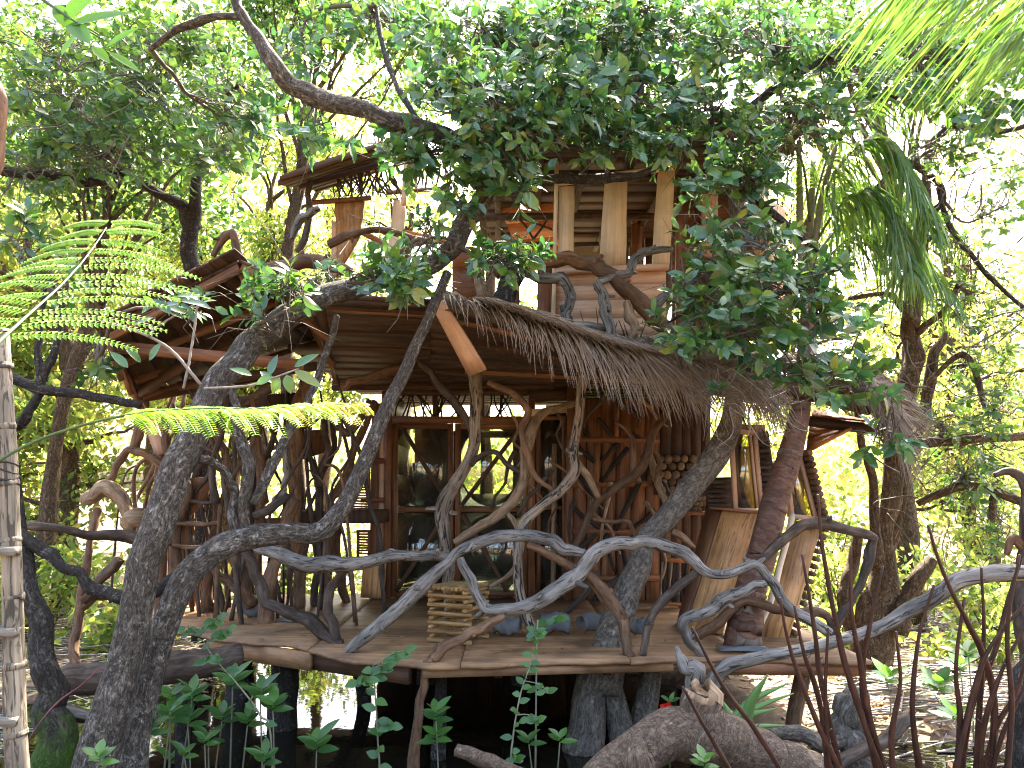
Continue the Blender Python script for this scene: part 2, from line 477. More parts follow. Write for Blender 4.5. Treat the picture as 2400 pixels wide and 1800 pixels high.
M['palm_ring'] = wood('pale_leaf_scar', (.10, .065, .045), (.19, .14, .11), (.28, .22, .18), 30, 30, .8, .4)
M['twig'] = plain('bare_twig', (.085, .065, .05), .8, 0, 20, .4)
M['twig_pale'] = plain('pale_bare_twig', (.22, .19, .16), .8, 0, 20, .4)
M['stem_red'] = wood('dark_red_frond_stem', (.014, .006, .005), (.04, .015, .010), (.09, .036, .025), 60, 12, .5, .4, 0, .2, .2, .3)
M['stem_green'] = plain('green_stem', (.04, .075, .015), .5, 0, 20, .3)
M['stem_grey'] = plain('grey_green_stem', (.17, .16, .10), .6, 0, 20, .3)
M['pvc'] = plain('blue_grey_sheet', (.125, .13, .135), .85, 0, 6, .15)
M['rope'] = plain('dull_red_cord', (.17, .05, .06), .8, 0, 40, .3)
M['flower'] = leafmat('red_petal', ((.55, .015, .01), (.65, .03, .02)), ((.7, .03, .02), (.8, .05, .03)), .35)
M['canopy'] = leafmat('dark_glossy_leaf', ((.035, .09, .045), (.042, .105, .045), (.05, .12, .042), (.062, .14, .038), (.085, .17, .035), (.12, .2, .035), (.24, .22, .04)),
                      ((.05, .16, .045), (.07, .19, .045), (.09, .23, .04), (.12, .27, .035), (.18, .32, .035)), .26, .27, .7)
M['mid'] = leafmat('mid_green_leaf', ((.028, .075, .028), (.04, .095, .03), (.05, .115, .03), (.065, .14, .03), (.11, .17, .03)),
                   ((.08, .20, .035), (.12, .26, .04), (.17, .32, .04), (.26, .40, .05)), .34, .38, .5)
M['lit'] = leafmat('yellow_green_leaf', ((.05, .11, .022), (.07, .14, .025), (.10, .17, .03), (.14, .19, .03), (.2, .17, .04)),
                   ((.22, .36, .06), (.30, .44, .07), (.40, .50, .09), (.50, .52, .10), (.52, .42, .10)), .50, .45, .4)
M['fern'] = leafmat('lime_frond', ((.10, .22, .015), (.13, .26, .015), (.17, .30, .02)), ((.20, .46, .01), (.27, .52, .015), (.35, .56, .02)), .45, .5, .3)
M['fern_old'] = leafmat('yellowing_frond_tip', ((.18, .26, .02), (.26, .28, .03), (.38, .24, .04)), ((.35, .5, .03), (.5, .5, .04), (.6, .4, .06)), .5, .5, .3)
M['palm'] = leafmat('palm_leaflet', ((.04, .10, .025), (.055, .125, .03), (.08, .15, .03), (.12, .18, .04)), ((.12, .28, .03), (.17, .33, .04), (.25, .39, .05)), .32, .4, .5)
M['seed'] = leafmat('fresh_green_leaf', ((.035, .10, .03), (.05, .13, .03), (.07, .17, .03)), ((.12, .32, .03), (.2, .42, .03)), .32, .35, .55)
M['broad'] = leafmat('soft_broad_leaf', ((.05, .13, .02), (.07, .16, .02), (.09, .19, .02)), ((.10, .26, .02), (.14, .32, .02)), .22, .55, .3)
M['aloe'] = leafmat('aloe_leaf', ((.10, .2, .05), (.14, .25, .07)), ((.2, .4, .06), (.24, .42, .07)), .12, .4, .5)
M['litter'] = leafmat('dry_leaf', ((.10, .055, .03), (.17, .10, .055), (.25, .165, .095), (.33, .24, .15)), ((.25, .15, .07), (.35, .24, .12)), .15, .7, .2)

def glassmat(name, tint, refl=.18):
    m, nt, b, out = nodes(name)
    nt.nodes.remove(b)
    t = nd(nt, 'ShaderNodeBsdfTransparent'); t.inputs[0].default_value = (*tint, 1)
    g = nd(nt, 'ShaderNodeBsdfGlossy'); g.inputs['Roughness'].default_value = .03
    g.inputs['Color'].default_value = (.9, .9, .9, 1)
    d = nd(nt, 'ShaderNodeBsdfDiffuse'); d.inputs[0].default_value = (.30, .30, .24, 1)
    tcn = nd(nt, 'ShaderNodeTexCoord')
    dirt = ramp(nt, noise(nt, tcn.outputs['Object'], 5, 6, .75), ((.35, (.02,) * 3), (.75, (.14,) * 3)))
    fr = nd(nt, 'ShaderNodeFresnel'); fr.inputs[0].default_value = 1.5
    ad = nd(nt, 'ShaderNodeMath', operation='ADD'); ad.inputs[1].default_value = refl - .04; nt.links.new(fr.outputs[0], ad.inputs[0])
    m1 = nd(nt, 'ShaderNodeMixShader'); nt.links.new(ad.outputs[0], m1.inputs[0]); nt.links.new(t.outputs[0], m1.inputs[1]); nt.links.new(g.outputs[0], m1.inputs[2])
    m2 = nd(nt, 'ShaderNodeMixShader'); nt.links.new(dirt, m2.inputs[0]); nt.links.new(m1.outputs[0], m2.inputs[1]); nt.links.new(d.outputs[0], m2.inputs[2])
    nt.links.new(m2.outputs[0], out.inputs[0])
    return m
M['glass'] = glassmat('dusty_glass', (.80, .86, .62), .16)
M['glass_gold'] = glassmat('amber_glass', (.80, .74, .30), .22)

def ground_mat():
    m, nt, b, out = nodes('leaf_strewn_soil')
    tc = nd(nt, 'ShaderNodeTexCoord')
    f = noise(nt, tc.outputs['Object'], 9, 8, .72)
    g = noise(nt, tc.outputs['Object'], .8, 4, .6)
    vo = nd(nt, 'ShaderNodeTexVoronoi'); vo.inputs['Scale'].default_value = 14; nt.links.new(tc.outputs['Object'], vo.inputs['Vector'])
    c1 = ramp(nt, f, ((.3, (.035, .022, .014)), (.5, (.11, .07, .042)), (.7, (.22, .15, .09))))
    c2 = mixc(nt, .35, c1, vo.outputs['Color'], 'SOFT_LIGHT')
    c3 = mixc(nt, ramp(nt, g, ((.45, (0, 0, 0)), (.7, (.5, .5, .5)))), c2, (.07, .09, .025))
    nt.links.new(c3, b.inputs['Base Color'])
    b.inputs['Roughness'].default_value = .9
    bump(nt, f, b, .8, .03)
    return m
M['ground'] = ground_mat()
def water_mat():
    m, nt, b, out = nodes('dark_pond_water')
    b.inputs['Base Color'].default_value = (.010, .009, .006, 1)
    b.inputs['Roughness'].default_value = .03
    b.inputs['IOR'].default_value = 1.33
    b.inputs['Specular IOR Level'].default_value = .8
    tc = nd(nt, 'ShaderNodeTexCoord')
    f = noise(nt, tc.outputs['Object'], 6, 3, .5)
    bump(nt, f, b, .06, .02)
    return m
M['water'] = water_mat()
# ------------------------------------------------------------------ ground, water
def gz(x, y):
    x = np.asarray(x, float); y = np.asarray(y, float)
    z = .05 + .03 * np.sin(x * 1.7 + 1) * np.sin(y * 1.3) + .02 * np.sin(x * 4.1 + y * 3.3)
    e = np.sqrt(((x + 1.3) / 3.0) ** 2 + ((y - 7.1) / 2.3) ** 2)
    z = z - .38 * np.clip((1.12 - e) / .25, 0, 1)
    e2 = np.sqrt(((x - 2.95) / .75) ** 2 + ((y - 6.0) / .40) ** 2)
    z = z - .16 * np.clip((1.15 - e2) / .4, 0, 1)
    t = np.clip((5.0 - y) / .8, 0, 1)
    z = z + .34 * t * t * (3 - 2 * t)
    r = np.sqrt(x ** 2 + (y - 8) ** 2)
    z = z + np.clip(r - 12, 0, 60) * .03 * (1 + .4 * np.sin(x * .21) * np.cos(y * .17))
    return z
xs = np.unique(np.concatenate((np.linspace(-14, 14, 113), np.sign(np.linspace(-1, 1, 41)) * (np.abs(np.linspace(-1, 1, 41)) ** 2.4 * 300))))
ys = np.unique(np.concatenate((np.linspace(-3, 22, 101), -3 - np.linspace(0, 1, 14) ** 2 * 100, 22 + np.linspace(0, 1, 24) ** 2 * 380)))
GX, GY = np.meshgrid(xs, ys)
GV = np.stack((GX, GY, gz(GX, GY)), -1).reshape(-1, 3)
nx, ny = len(xs), len(ys)
gi = (np.arange(ny - 1) * nx)[:, None] + np.arange(nx - 1)
tag(mesh_np('ground', GV, np.stack((gi, gi + 1, gi + nx + 1, gi + nx), -1).reshape(-1, 4), M['ground'], None, True), kind='structure')
wx = np.linspace(-5.2, 4.2, 12); wy = np.linspace(4.55, 10.2, 10)
WX, WY = np.meshgrid(wx, wy)
wi = (np.arange(9) * 12)[:, None] + np.arange(11)
tag(mesh_np('pond_water', np.stack((WX, WY, np.full_like(WX, -.005)), -1).reshape(-1, 3), np.stack((wi, wi + 1, wi + 13, wi + 12), -1).reshape(-1, 4), M['water'], None), kind='structure')

# dry leaf litter
n = 9000
lx = NR.uniform(-9, 9, n); ly = 4.6 + NR.random(n) ** 1.2 * 11
keep = gz(lx, ly) > .01
lx, ly = lx[keep], ly[keep]; n = len(lx)
la = NR.uniform(0, 6.28, n)
ax = np.stack((np.cos(la), np.sin(la), NR.uniform(-.25, .35, n)), -1)
up = nrm(np.stack((NR.normal(0, .45, n), NR.normal(0, .45, n), np.ones(n)), -1))
ll = NR.uniform(.07, .17, n)
leaves('leaf_litter', np.stack((lx, ly, gz(lx, ly) + .012 + NR.random(n) * .03), -1), ax, up, ll, ll * NR.uniform(.3, .6, n), M['litter'], None, LT4)
tag(bpy.data.objects['leaf_litter'], 'brown dry leaves strewn over the ground round the house', 'leaf litter', kind='stuff')
# fallen fronds and sticks on the sunny ground at the right and the left
n = 2000
sx = np.where(NR.random(n) < .7, NR.uniform(2.4, 8, n), NR.uniform(-8, -3, n)); sy = 5.6 + NR.random(n) * 7
a = NR.normal(0.1, .5, n); L = NR.uniform(.25, 1.1, n)
A = np.stack((sx, sy, gz(sx, sy) + NR.uniform(.01, .12, n)), -1)
B = A + np.stack((np.cos(a) * L, np.sin(a) * L, NR.uniform(-.02, .10, n)), -1)
B[:, 2] = np.maximum(B[:, 2], gz(B[:, 0], B[:, 1]) + .01)
V, f, wc = sticks(A, B, NR.uniform(.004, .014, n), .004)
tag(mesh_np('fallen_twigs', V, f, M['twig_pale'], None, False, wc), 'pale dead twigs and frond ribs lying on the leafy ground', 'twigs', kind='stuff')

# ------------------------------------------------------------------ background trees
def blob_leaves(cent, rad, n, size, rng=NR, up_bias=.5, flat=.8):
    """n leaves in lumpy ellipsoid blobs: cent (k,3), rad (k,)"""
    k = len(cent)
    w = np.asarray(rad) ** 2; w = w / w.sum()
    idx = rng.choice(k, n, p=w)
    d = sphere_dirs(n, rng) * (rng.random(n) ** .45)[:, None]
    d[:, 2] *= flat
    pos = cent[idx] + d * np.asarray(rad)[idx][:, None]
    ax = nrm(d * 1.0 + sphere_dirs(n, rng) * .9 + np.array((0, 0, -.15)))
    up = nrm(sphere_dirs(n, rng) + np.array((0, 0, up_bias)))
    L = size * rng.uniform(.65, 1.3, n)
    return pos, ax, up, L
def forest_tree(name, x, y, h, crown, nb, nl, size, mat, bk, r0, label, cat='tree', group=None, lean=(0, 0), tpl=LT2, seed=0, wr=.42):
    """crown: (z0, z1, rx, ry)"""
    rg = np.random.default_rng(seed + 100); rp = random.Random(seed)
    z = float(gz(x, y))
    t = thing(name, (x, y, z), label, cat, group)
    z0, z1, rx, ry = crown
    top = np.array((x + lean[0], y + lean[1], z + h * .72))
    pts = [np.array((x, y, z - .15)), np.array((x + lean[0] * .2 + rp.uniform(-.15, .15), y, z + h * .2)),
           np.array((x + lean[0] * .55 + rp.uniform(-.25, .25), y + lean[1] * .5, z + h * .45)), top]
    limb('trunk', pts, [r0 * 1.25, r0, r0 * .8, r0 * .4], bk, t, 9, 6, .10, .04, rp)
    c = []
    while len(c) < nb:
        d = rg.uniform(-1, 1, 3)
        if np.linalg.norm(d) < 1:
            c.append((x + lean[0] * .7 + d[0] * rx, y + lean[1] * .7 + d[1] * ry, z + (z0 + z1) / 2 + d[2] * (z1 - z0) / 2))
    c = np.array(c)
    rad = rg.uniform(.55, 1.15, nb) * (rx + ry) / 2 * .42
    tr = []
    sp = spline(pts, 8)
    for k in range(nb):
        cand = sp[(sp[:, 2] < c[k][2] + .1)]
        cand = cand if len(cand) else sp
        b = cand[-1 - int(rg.integers(0, max(1, len(cand) // 3)))]
        m = (b + c[k]) / 2 + rg.normal(0, .18, 3)
        tr.append(tube([b, m, c[k]], [r0 * .34, r0 * .2, r0 * .07], 5, 4, .1, .03, rp))
        for q in range(5):
            e = c[k] + sphere_dirs(1, rg)[0] * rad[k] * .9
            s = c[k] * .6 + m * .4 + rg.normal(0, .05, 3)
            tr.append(tube([s, (s + e) / 2 + rg.normal(0, .08, 3), e], [r0 * .10, r0 * .06, .006], 4, 3, .1, .0, rp))
    V, f, wc = merge(tr)
    br = mesh_np('branches', V, f, bk, t, True, wc); br['kind'] = 'stuff'
    pos, axx, upp, L = blob_leaves(c, rad, nl, size, rg)
    leaves('crown', pos, axx, upp, L, L * wr * rg.uniform(.85, 1.2, nl), mat, t, tpl, 'stuff', None, rg)
    return t
LB = 'sunlit yellow-green tree in the wood beyond the driftwood porch'
RB = 'sparse bright sunlit tree in the clearing beyond the thatched eave'
TB = 'tall dense green tree rising behind the house roofs'
seed = 0
for (x, y, h, cr, nb, nl, ls, lean) in (
    (-9.6, 13.5, 9.5, (1.0, 9.5, 2.6, 2.0), 26, 8200, .17, (.4, 0)),
    (-7.0, 12.2, 7.5, (1.2, 7.2, 2.0, 1.6), 22, 7600, .15, (-.5, 0)),
    (-5.6, 15.5, 11, (2.0, 11.5, 2.6, 2.0), 26, 8600, .18, (.5, 0)),
    (-4.1, 12.6, 7.0, (2.6, 7.0, 1.7, 1.4), 18, 5600, .15, (.2, 0)),
    (-11.5, 17, 12, (1.5, 13, 3.2, 2.4), 26, 8200, .2, (0, 0)),
    (-8.0, 18.5, 13, (3, 14.5, 3.0, 2.4), 26, 8200, .2, (0, 0)),
    (-2.6, 17.5, 13, (4.0, 13.5, 2.6, 2.2), 14, 2600, .19, (.3, 0)),
    (-14.5, 21, 14, (1.0, 15, 3.4, 2.6), 28, 8000, .24, (0, 0)),
    (-10.5, 22.5, 16, (3, 17.5, 3.4, 2.6), 28, 8000, .25, (0, 0)),
    (-5.5, 22.5, 16, (4, 17.5, 3.4, 2.6), 22, 4600, .25, (0, 0)),
    (-12.6, 14.5, 11, (4, 12.0, 2.4, 2.0), 24, 7600, .18, (0, 0))):
    seed += 1
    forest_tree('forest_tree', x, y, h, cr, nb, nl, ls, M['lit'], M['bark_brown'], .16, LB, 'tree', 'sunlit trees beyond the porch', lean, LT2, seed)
for (x, y, h, cr, nb, nl, ls, lean) in (
    (6.2, 13.0, 6.5, (1.4, 5.6, 1.8, 1.4), 18, 2600, .15, (.6, 0)),
    (8.6, 14.5, 7.5, (.8, 7.0, 2.2, 1.7), 20, 3200, .16, (-.4, 0)),
    (6.4, 17.5, 10, (1.5, 9.5, 2.6, 2.0), 18, 2400, .18, (.4, 0)),
    (11.0, 18, 11, (1.0, 11, 3.0, 2.2), 20, 2800, .19, (0, 0)),
    (3.9, 19, 11, (3.5, 11.5, 2.4, 2.0), 12, 1400, .18, (0, 0)),
    (13.0, 22.5, 14, (1.0, 15, 3.4, 2.6), 22, 3000, .25, (0, 0)),
    (8.6, 23.5, 15, (3.0, 16, 3.4, 2.6), 20, 2400, .25, (0, 0)),
    (12.6, 15.5, 12, (4.5, 12.5, 2.6, 2.0), 20, 3000, .19, (0, 0)),
    (1.0, 23, 16, (6.0, 17, 3.4, 2.6), 14, 1500, .25, (0, 0))):
    seed += 1
    forest_tree('clearing_tree', x, y, h, cr, nb, nl, ls, M['lit'], M['bark_brown'], .14, RB, 'tree', 'sunlit trees in the clearing', lean, LT2, seed)
for (x, y, h, cr, nb, nl, ls, lean) in (
    (-6.4, 10.6, 9.0, (5.2, 9.3, 2.1, 1.5), 22, 7400, .15, (.6, 0)),
    (-3.3, 11.2, 11.0, (7.8, 11.2, 2.2, 1.5), 20, 6000, .15, (.2, 0)),
    (-.6, 13.5, 12.5, (9.0, 12.8, 2.3, 1.8), 14, 2600, .16, (0, 0)),
    (2.2, 13.2, 12, (8.4, 12.2, 2.5, 1.8), 20, 6200, .16, (.3, 0)),
    (5.6, 11.0, 10.5, (7.6, 10.2, 2.0, 1.4), 18, 4200, .15, (0, 0))):
    seed += 1
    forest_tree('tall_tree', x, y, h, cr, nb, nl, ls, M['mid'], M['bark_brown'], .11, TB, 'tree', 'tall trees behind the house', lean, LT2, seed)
# low undergrowth shrubs
for i, (x, y, h, r, nl, mt) in enumerate((
    (-6.0, 10.2, 1.0, .8, 1100, 'lit'), (-4.6, 9.6, .7, .7, 900, 'lit'), (-7.6, 11.4, 1.5, 1.1, 1500, 'lit'), (-4.9, 11.2, 1.1, .9, 1200, 'lit'),
    (-3.0, 11.6, .9, .9, 1100, 'lit'), (-9.0, 12.0, 1.8, 1.3, 1700, 'lit'), (4.6, 10.6, 1.0, .8, 900, 'lit'), (6.0, 10.0, .9, .9, 900, 'lit'),
    (7.4, 11.6, 1.6, 1.2, 1400, 'lit'), (5.2, 13.6, 1.7, 1.3, 1400, 'lit'), (3.6, 12.4, 1.2, 1.0, 1000, 'lit'), (9.4, 13, 2.0, 1.5, 1600, 'lit'), (4.0, 9.2, .5, .5, 420, 'lit'), (5.0, 8.6, .45, .5, 420, 'lit'), (6.4, 9.0, .8, .7, 700, 'lit'), (3.4, 10.6, .8, .7, 700, 'lit'), (7.6, 9.6, 1.2, .9, 900, 'lit'),
    (-1.6, 13.8, 1.3, 1.2, 1300, 'lit'), (.4, 14.5, 1.6, 1.4, 1400, 'lit'), (2.0, 14.6, 1.6, 1.4, 1400, 'lit'))):
    rg = np.random.default_rng(500 + i); rp = random.Random(i)
    z = float(gz(x, y))
    left = x < 0
    t = thing('leafy_shrub', (x, y, z), 'low yellow-green shrub in the undergrowth beyond the porch' if left else 'low bright shrub on the leaf-strewn clearing floor', 'shrub', 'undergrowth shrubs beyond the porch' if left else 'undergrowth shrubs in the clearing')
    k = 14
    c = np.stack((x + rg.normal(0, r * .5, k), y + rg.normal(0, r * .4, k), z + rg.uniform(.15, 1, k) * h), -1)
    V, f, wc = merge([tube([(x + rg.normal(0, .08), y + rg.normal(0, .08), z - .05), (c[j] + (x, y, z)) / 2 + rg.normal(0, .06, 3), c[j]], [.022, .013, .005], 4, 3, .1, 0, rp) for j in range(k)])
    mesh_np('stem', V, f, M['bark_brown'], t, True, wc)
    pos, axx, upp, L = blob_leaves(c, rg.uniform(.25, .5, k) * r, nl, .14, rg)
    pos[:, 2] = np.maximum(pos[:, 2], z + .04)
    leaves('foliage', pos, axx, upp, L, L * .42, M[mt], t, LT2, 'stuff', None, rg)
# far wood closing the horizon
rg = np.random.default_rng(9)
k = 90
ang = rg.uniform(-1.05, 1.05, k); rr = rg.uniform(24, 42, k)
c = np.stack((np.sin(ang) * rr, 4 + np.cos(ang) * rr, rg.uniform(.3, 5.5, k)), -1)
c[:, 2] += gz(c[:, 0], c[:, 1])
c[c[:, 0] > 3, 2] *= .75
pos, axx, upp, L = blob_leaves(c, rg.uniform(1.6, 3.4, k), 17000, .42, rg)
pos[:, 2] = np.maximum(pos[:, 2], gz(pos[:, 0], pos[:, 1]))
leaves('far_wood', pos, axx, upp, L, L * .5, M['lit'], None, LT2, 'stuff', None, rg)
tag(bpy.data.objects['far_wood'], 'far-off mass of sunlit woodland closing the view', 'woodland', kind='stuff')
# ------------------------------------------------------------------ the tree house
H = thing('tree_house', (0, 8, .05), 'two-storey driftwood tree house with plank walls, thatched eaves and a raised deck', 'house')
def bar(name, a, b, Y, wpx, depth, mat, parent=None, jit=0., nl=3):
    """flat timber on the upright plane at distance Y, from photo point a to b, wpx wide"""
    Y2 = Y if np.isscalar(Y) else Y[1]; Y1 = Y if np.isscalar(Y) else Y[0]
    A = P(a[0], a[1], Y1); B = P(b[0], b[1], Y2)
    x = nrm(np.cross(B - A, (0, 1, 0))) * WM(wpx, (Y1 + Y2) / 2) / 2
    return slab(name, (A - x, A + x, B + x, B - x), depth, mat, parent if parent is not None else H, nl, jit)
def panel(name, q, Y, th, mat, parent=None, jit=0., nl=4, warp=0.):
    """slab with four photo corners (a b top edge, c d bottom edge in order round)"""
    Ys = [Y] * 4 if np.isscalar(Y) else Y
    return slab(name, [P(x, y, yy) for (x, y), yy in zip(q, Ys)], th, mat, parent if parent is not None else H, nl, jit, warp)
def rect(x0, y0, x1, y1): return ((x0, y0), (x1, y0), (x1, y1), (x0, y1))

# --- deck
fe = np.array([PZ(x, y, DECK) for x, y in ((330, 1440), (420, 1470), (500, 1497), (590, 1507), (680, 1512), (760, 1535), (830, 1550), (920, 1553), (1000, 1562), (1100, 1558), (1300, 1552), (1500, 1550), (1600, 1545), (1700, 1540), (1850, 1548), (2005, 1550))])
def front(x): return np.interp(x, fe[:, 0], fe[:, 1]) + .014 * np.sin(x * 7.3) + .010 * np.sin(x * 17 + 1)
cuts = [-3.7, -2.72, -1.55, -.36, .84, 1.74, 2.56]
for i in range(6):
    x0, x1 = cuts[i] + .003, cuts[i + 1] - .003
    xx = np.linspace(x0, x1, 15)
    back = 9.25 if x1 < -1.4 else 8.98
    if i == 0: back = 8.7
    dz = (.0, .004, -.003, .003, -.004, .002)[i]
    V, wc = [], []
    for x in xx:
        yf = float(front(x))
        for y in (yf, (yf + back) / 2, back):
            for z in (DECK + dz, DECK + dz - .026):
                V.append((x, y, z + (.006 * math.sin(x * 3 + y * 2)))); wc.append((y, z, x))
    f = []
    for k in range(14):
        for r in range(2):
            a = k * 6 + r * 2; b = a + 6
            f += [(a, b, b + 2, a + 2), (a + 1, a + 3, b + 3, b + 1)]
        a = k * 6
        f += [(a, a + 1, a + 7, a + 6), (a + 4, a + 10, a + 11, a + 5)]
    f += [(0, 2, 3, 1), (2, 4, 5, 3), (84, 85, 87, 86), (86, 87, 89, 88)]
    mesh_np('deck_sheet', V, np.array(f), M['deck'], H, False, wc)
def fpt(x, back=.06, z=DECK - .07): return np.array((x, float(np.interp(x, fe[:, 0], fe[:, 1])) + back, z))
beam('deck_beam', fpt(-2.5, .05, .665), fpt(-1.52, .05, .665), .05, .13, M['deck'], H)
beam('deck_beam', fpt(-1.50, .10, .665), fpt(-.72, .08, .665), .05, .13, M['plank_dark'], H)
beam('deck_beam', fpt(-.62, .05, .69), fpt(1.16, .06, .69), .045, .055, M['deck'], H, jit=.003)
beam('deck_beam', fpt(1.22, .05, .68), fpt(2.5, .05, .68), .05, .075, M['plank_red'], H, jit=.003)
for x in (-3.3, -2.5, -1.7, -.9, -.1, .7, 1.5, 2.3):
    beam('joist', fpt(x, .22, .66), (x, 8.9, .66), .06, .11, M['plank_dark'], H)
beam('deck_bearer', (-3.4, 8.3, .57), (2.4, 8.3, .57), .09, .08, M['plank_dark'], H)
for (a, b, Y, w0, w1, mt) in (((560, 1545), (556, 1840), 7.1, 58, 62, 'bark_dark'), ((668, 1530), (662, 1840), 6.75, 56, 62, 'bark_dark'), ((1035, 1575), (1036, 1800), 6.0, 30, 34, 'bark_dark'),
                              ((840, 1560), (862, 1800), 7.4, 30, 34, 'bark_dark'), ((1392, 1572), (1340, 1745), 6.2, 66, 112, 'bark_smooth'), ((1425, 1575), (1500, 1742), 6.25, 48, 92, 'bark_smooth'),
                              ((1528, 1572), (1492, 1735), 6.3, 44, 84, 'bark_smooth'), ((1886, 1560), (1848, 1740), 6.2, 34, 40, 'drift_brown'), ((1628, 1568), (1640, 1700), 6.6, 46, 54, 'bark_dark'),
                              ((440, 1530), (430, 1800), 7.4, 40, 46, 'bark_dark'), ((1220, 1570), (1225, 1760), 8.2, 44, 50, 'bark_dark'), ((1000, 1570), (990, 1760), 8.2, 40, 46, 'bark_dark')):
    A, B = P(*a, Y), P(*b, Y)
    A[2] = min(A[2], DECK - .03)
    B[2] = min(B[2], float(gz(B[0], B[1])) - .05)
    limb('pile', [A, (A * .5 + B * .5) + (RN.uniform(-.02, .02), 0, 0), B], [WM(w0, Y) / 2, WM((w0 * .6 + w1 * .4), Y) / 2, WM(w1, Y) / 2], M[mt], H, 10, 6, .06)
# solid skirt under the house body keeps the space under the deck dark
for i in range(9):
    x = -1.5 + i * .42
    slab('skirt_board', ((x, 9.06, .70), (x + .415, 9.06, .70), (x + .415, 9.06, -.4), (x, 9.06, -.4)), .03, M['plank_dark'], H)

# --- ground floor room: floor, back wall with window openings, sides, ceiling
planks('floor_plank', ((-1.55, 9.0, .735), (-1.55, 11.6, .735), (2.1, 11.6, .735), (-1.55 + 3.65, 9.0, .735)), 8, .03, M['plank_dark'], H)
YB = 11.5
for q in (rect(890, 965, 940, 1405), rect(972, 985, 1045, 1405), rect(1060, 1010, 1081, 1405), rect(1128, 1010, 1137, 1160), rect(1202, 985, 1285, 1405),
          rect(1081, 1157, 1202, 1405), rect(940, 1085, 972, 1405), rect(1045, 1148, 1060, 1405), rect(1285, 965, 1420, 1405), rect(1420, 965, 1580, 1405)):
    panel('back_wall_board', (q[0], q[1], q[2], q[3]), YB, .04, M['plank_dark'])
bar('back_wall_rail', (1040, 1018), (1290, 1018), YB - .05, 16, .05, M['plank_dark'])
planks('side_wall_plank', ((-1.53, 9.05, .74), (-1.53, 9.05, 3.2), (-1.53, 11.5, 3.2), (-1.53, 11.5, .74)), 7, .03, M['plank_red'], H)
planks('side_wall_plank', ((2.05, 8.9, .74), (2.05, 8.9, 3.2), (2.05, 11.5, 3.2), (2.05, 11.5, .74)), 7, .03, M['plank_red'], H)
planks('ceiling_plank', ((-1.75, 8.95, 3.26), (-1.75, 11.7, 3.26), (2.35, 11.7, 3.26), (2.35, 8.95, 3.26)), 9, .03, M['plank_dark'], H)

# --- glazed double door
YD = 8.95
def framed(name, parts, parent, mat, Y, depth):
    out = []
    for a, b, w in parts:
        A, B = P(*a, Y), P(*b, Y)
        x = nrm(np.cross(B - A, (0, 1, 0))) * WM(w, Y) / 2
        out.append(quad_slab((A - x, A + x, B + x, B - x), depth + RN.uniform(-.002, .002), 2))
    V, f, wc = merge(out)
    return mesh_np(name, V, f, mat, parent, False, wc)
df = framed('door_frame', (((912, 935), (908, 1402), 16), ((1246, 935), (1246, 1402), 16), ((921, 984), (1237, 984), 15)), H, M['plank_red'], YD, .12)
dl = framed('door', (((927, 993), (924, 1398), 13), ((1056, 993), (1056, 1398), 13), ((934, 999), (1049, 999), 13), ((931, 1391), (1049, 1391), 15)), H, M['plank_red'], YD, .05)
dr = framed('door', (((1073, 993), (1073, 1398), 13), ((1231, 993), (1231, 1398), 13), ((1080, 999), (1224, 999), 13), ((1080, 1391), (1224, 1391), 15)), H, M['plank_red'], YD, .05)
for d, x0, x1 in ((dl, 933, 1050), (dr, 1079, 1225)):
    panel('pane', rect(x0, 1005, x1, 1186), YD, .008, M['glass'], d, 0, 1)
    panel('pane', rect(x0, 1202, x1, 1384), YD, .008, M['glass'], d, 0, 1)
    bar('mid_rail', (x0 + 1, 1194), (x1 - 1, 1194), YD, 12, .04, M['plank_red'], d)
bar('brace', (944, 1004), (1050, 1182), YD - .04, 10, .03, M['plank_dark'], dl)
bar('brace', (1044, 1206), (928, 1386), YD - .04, 10, .03, M['plank_dark'], dl)
bar('brace', (1216, 1006), (1082, 1184), YD - .04, 10, .03, M['plank_dark'], dr)
bar('brace', (1086, 1206), (1190, 1386), YD - .04, 10, .03, M['plank_dark'], dr)
trace('handle', [(1048, 1180, YD - .06, 5), (1047, 1200, YD - .08, 5), (1048, 1216, YD - .06, 5)], M['black_stick'], dl, 6, 3)
# transom lattice of bent sticks over the door
tr = framed('transom', (((921, 920), (1240, 920), 12), ((1020, 926), (1020, 976), 12), ((1130, 926), (1130, 976), 10)), H, M['plank_dark'], YD, .07)
for (x0, x1) in ((926, 1014), (1026, 1125), (1135, 1236)):
    for k in range(8):
        a = RN.uniform(x0, x1); b = min(max(a + RN.uniform(-45, 45), x0), x1)
        trace('lattice_stick', [(a, 924, YD, 4), ((a + b) / 2 + RN.uniform(-7, 7), 950, YD - .01, 4), (b, 978, YD, 4)], M['black_stick'], tr, 5, 3, .12)
bar('wall_head', (780, 905), (1345, 900), 8.9, 22, .09, M['plank_dark'])
bar('wall_head', (1240, 930), (1345, 925), 8.92, 26, .05, M['plank_dark'])
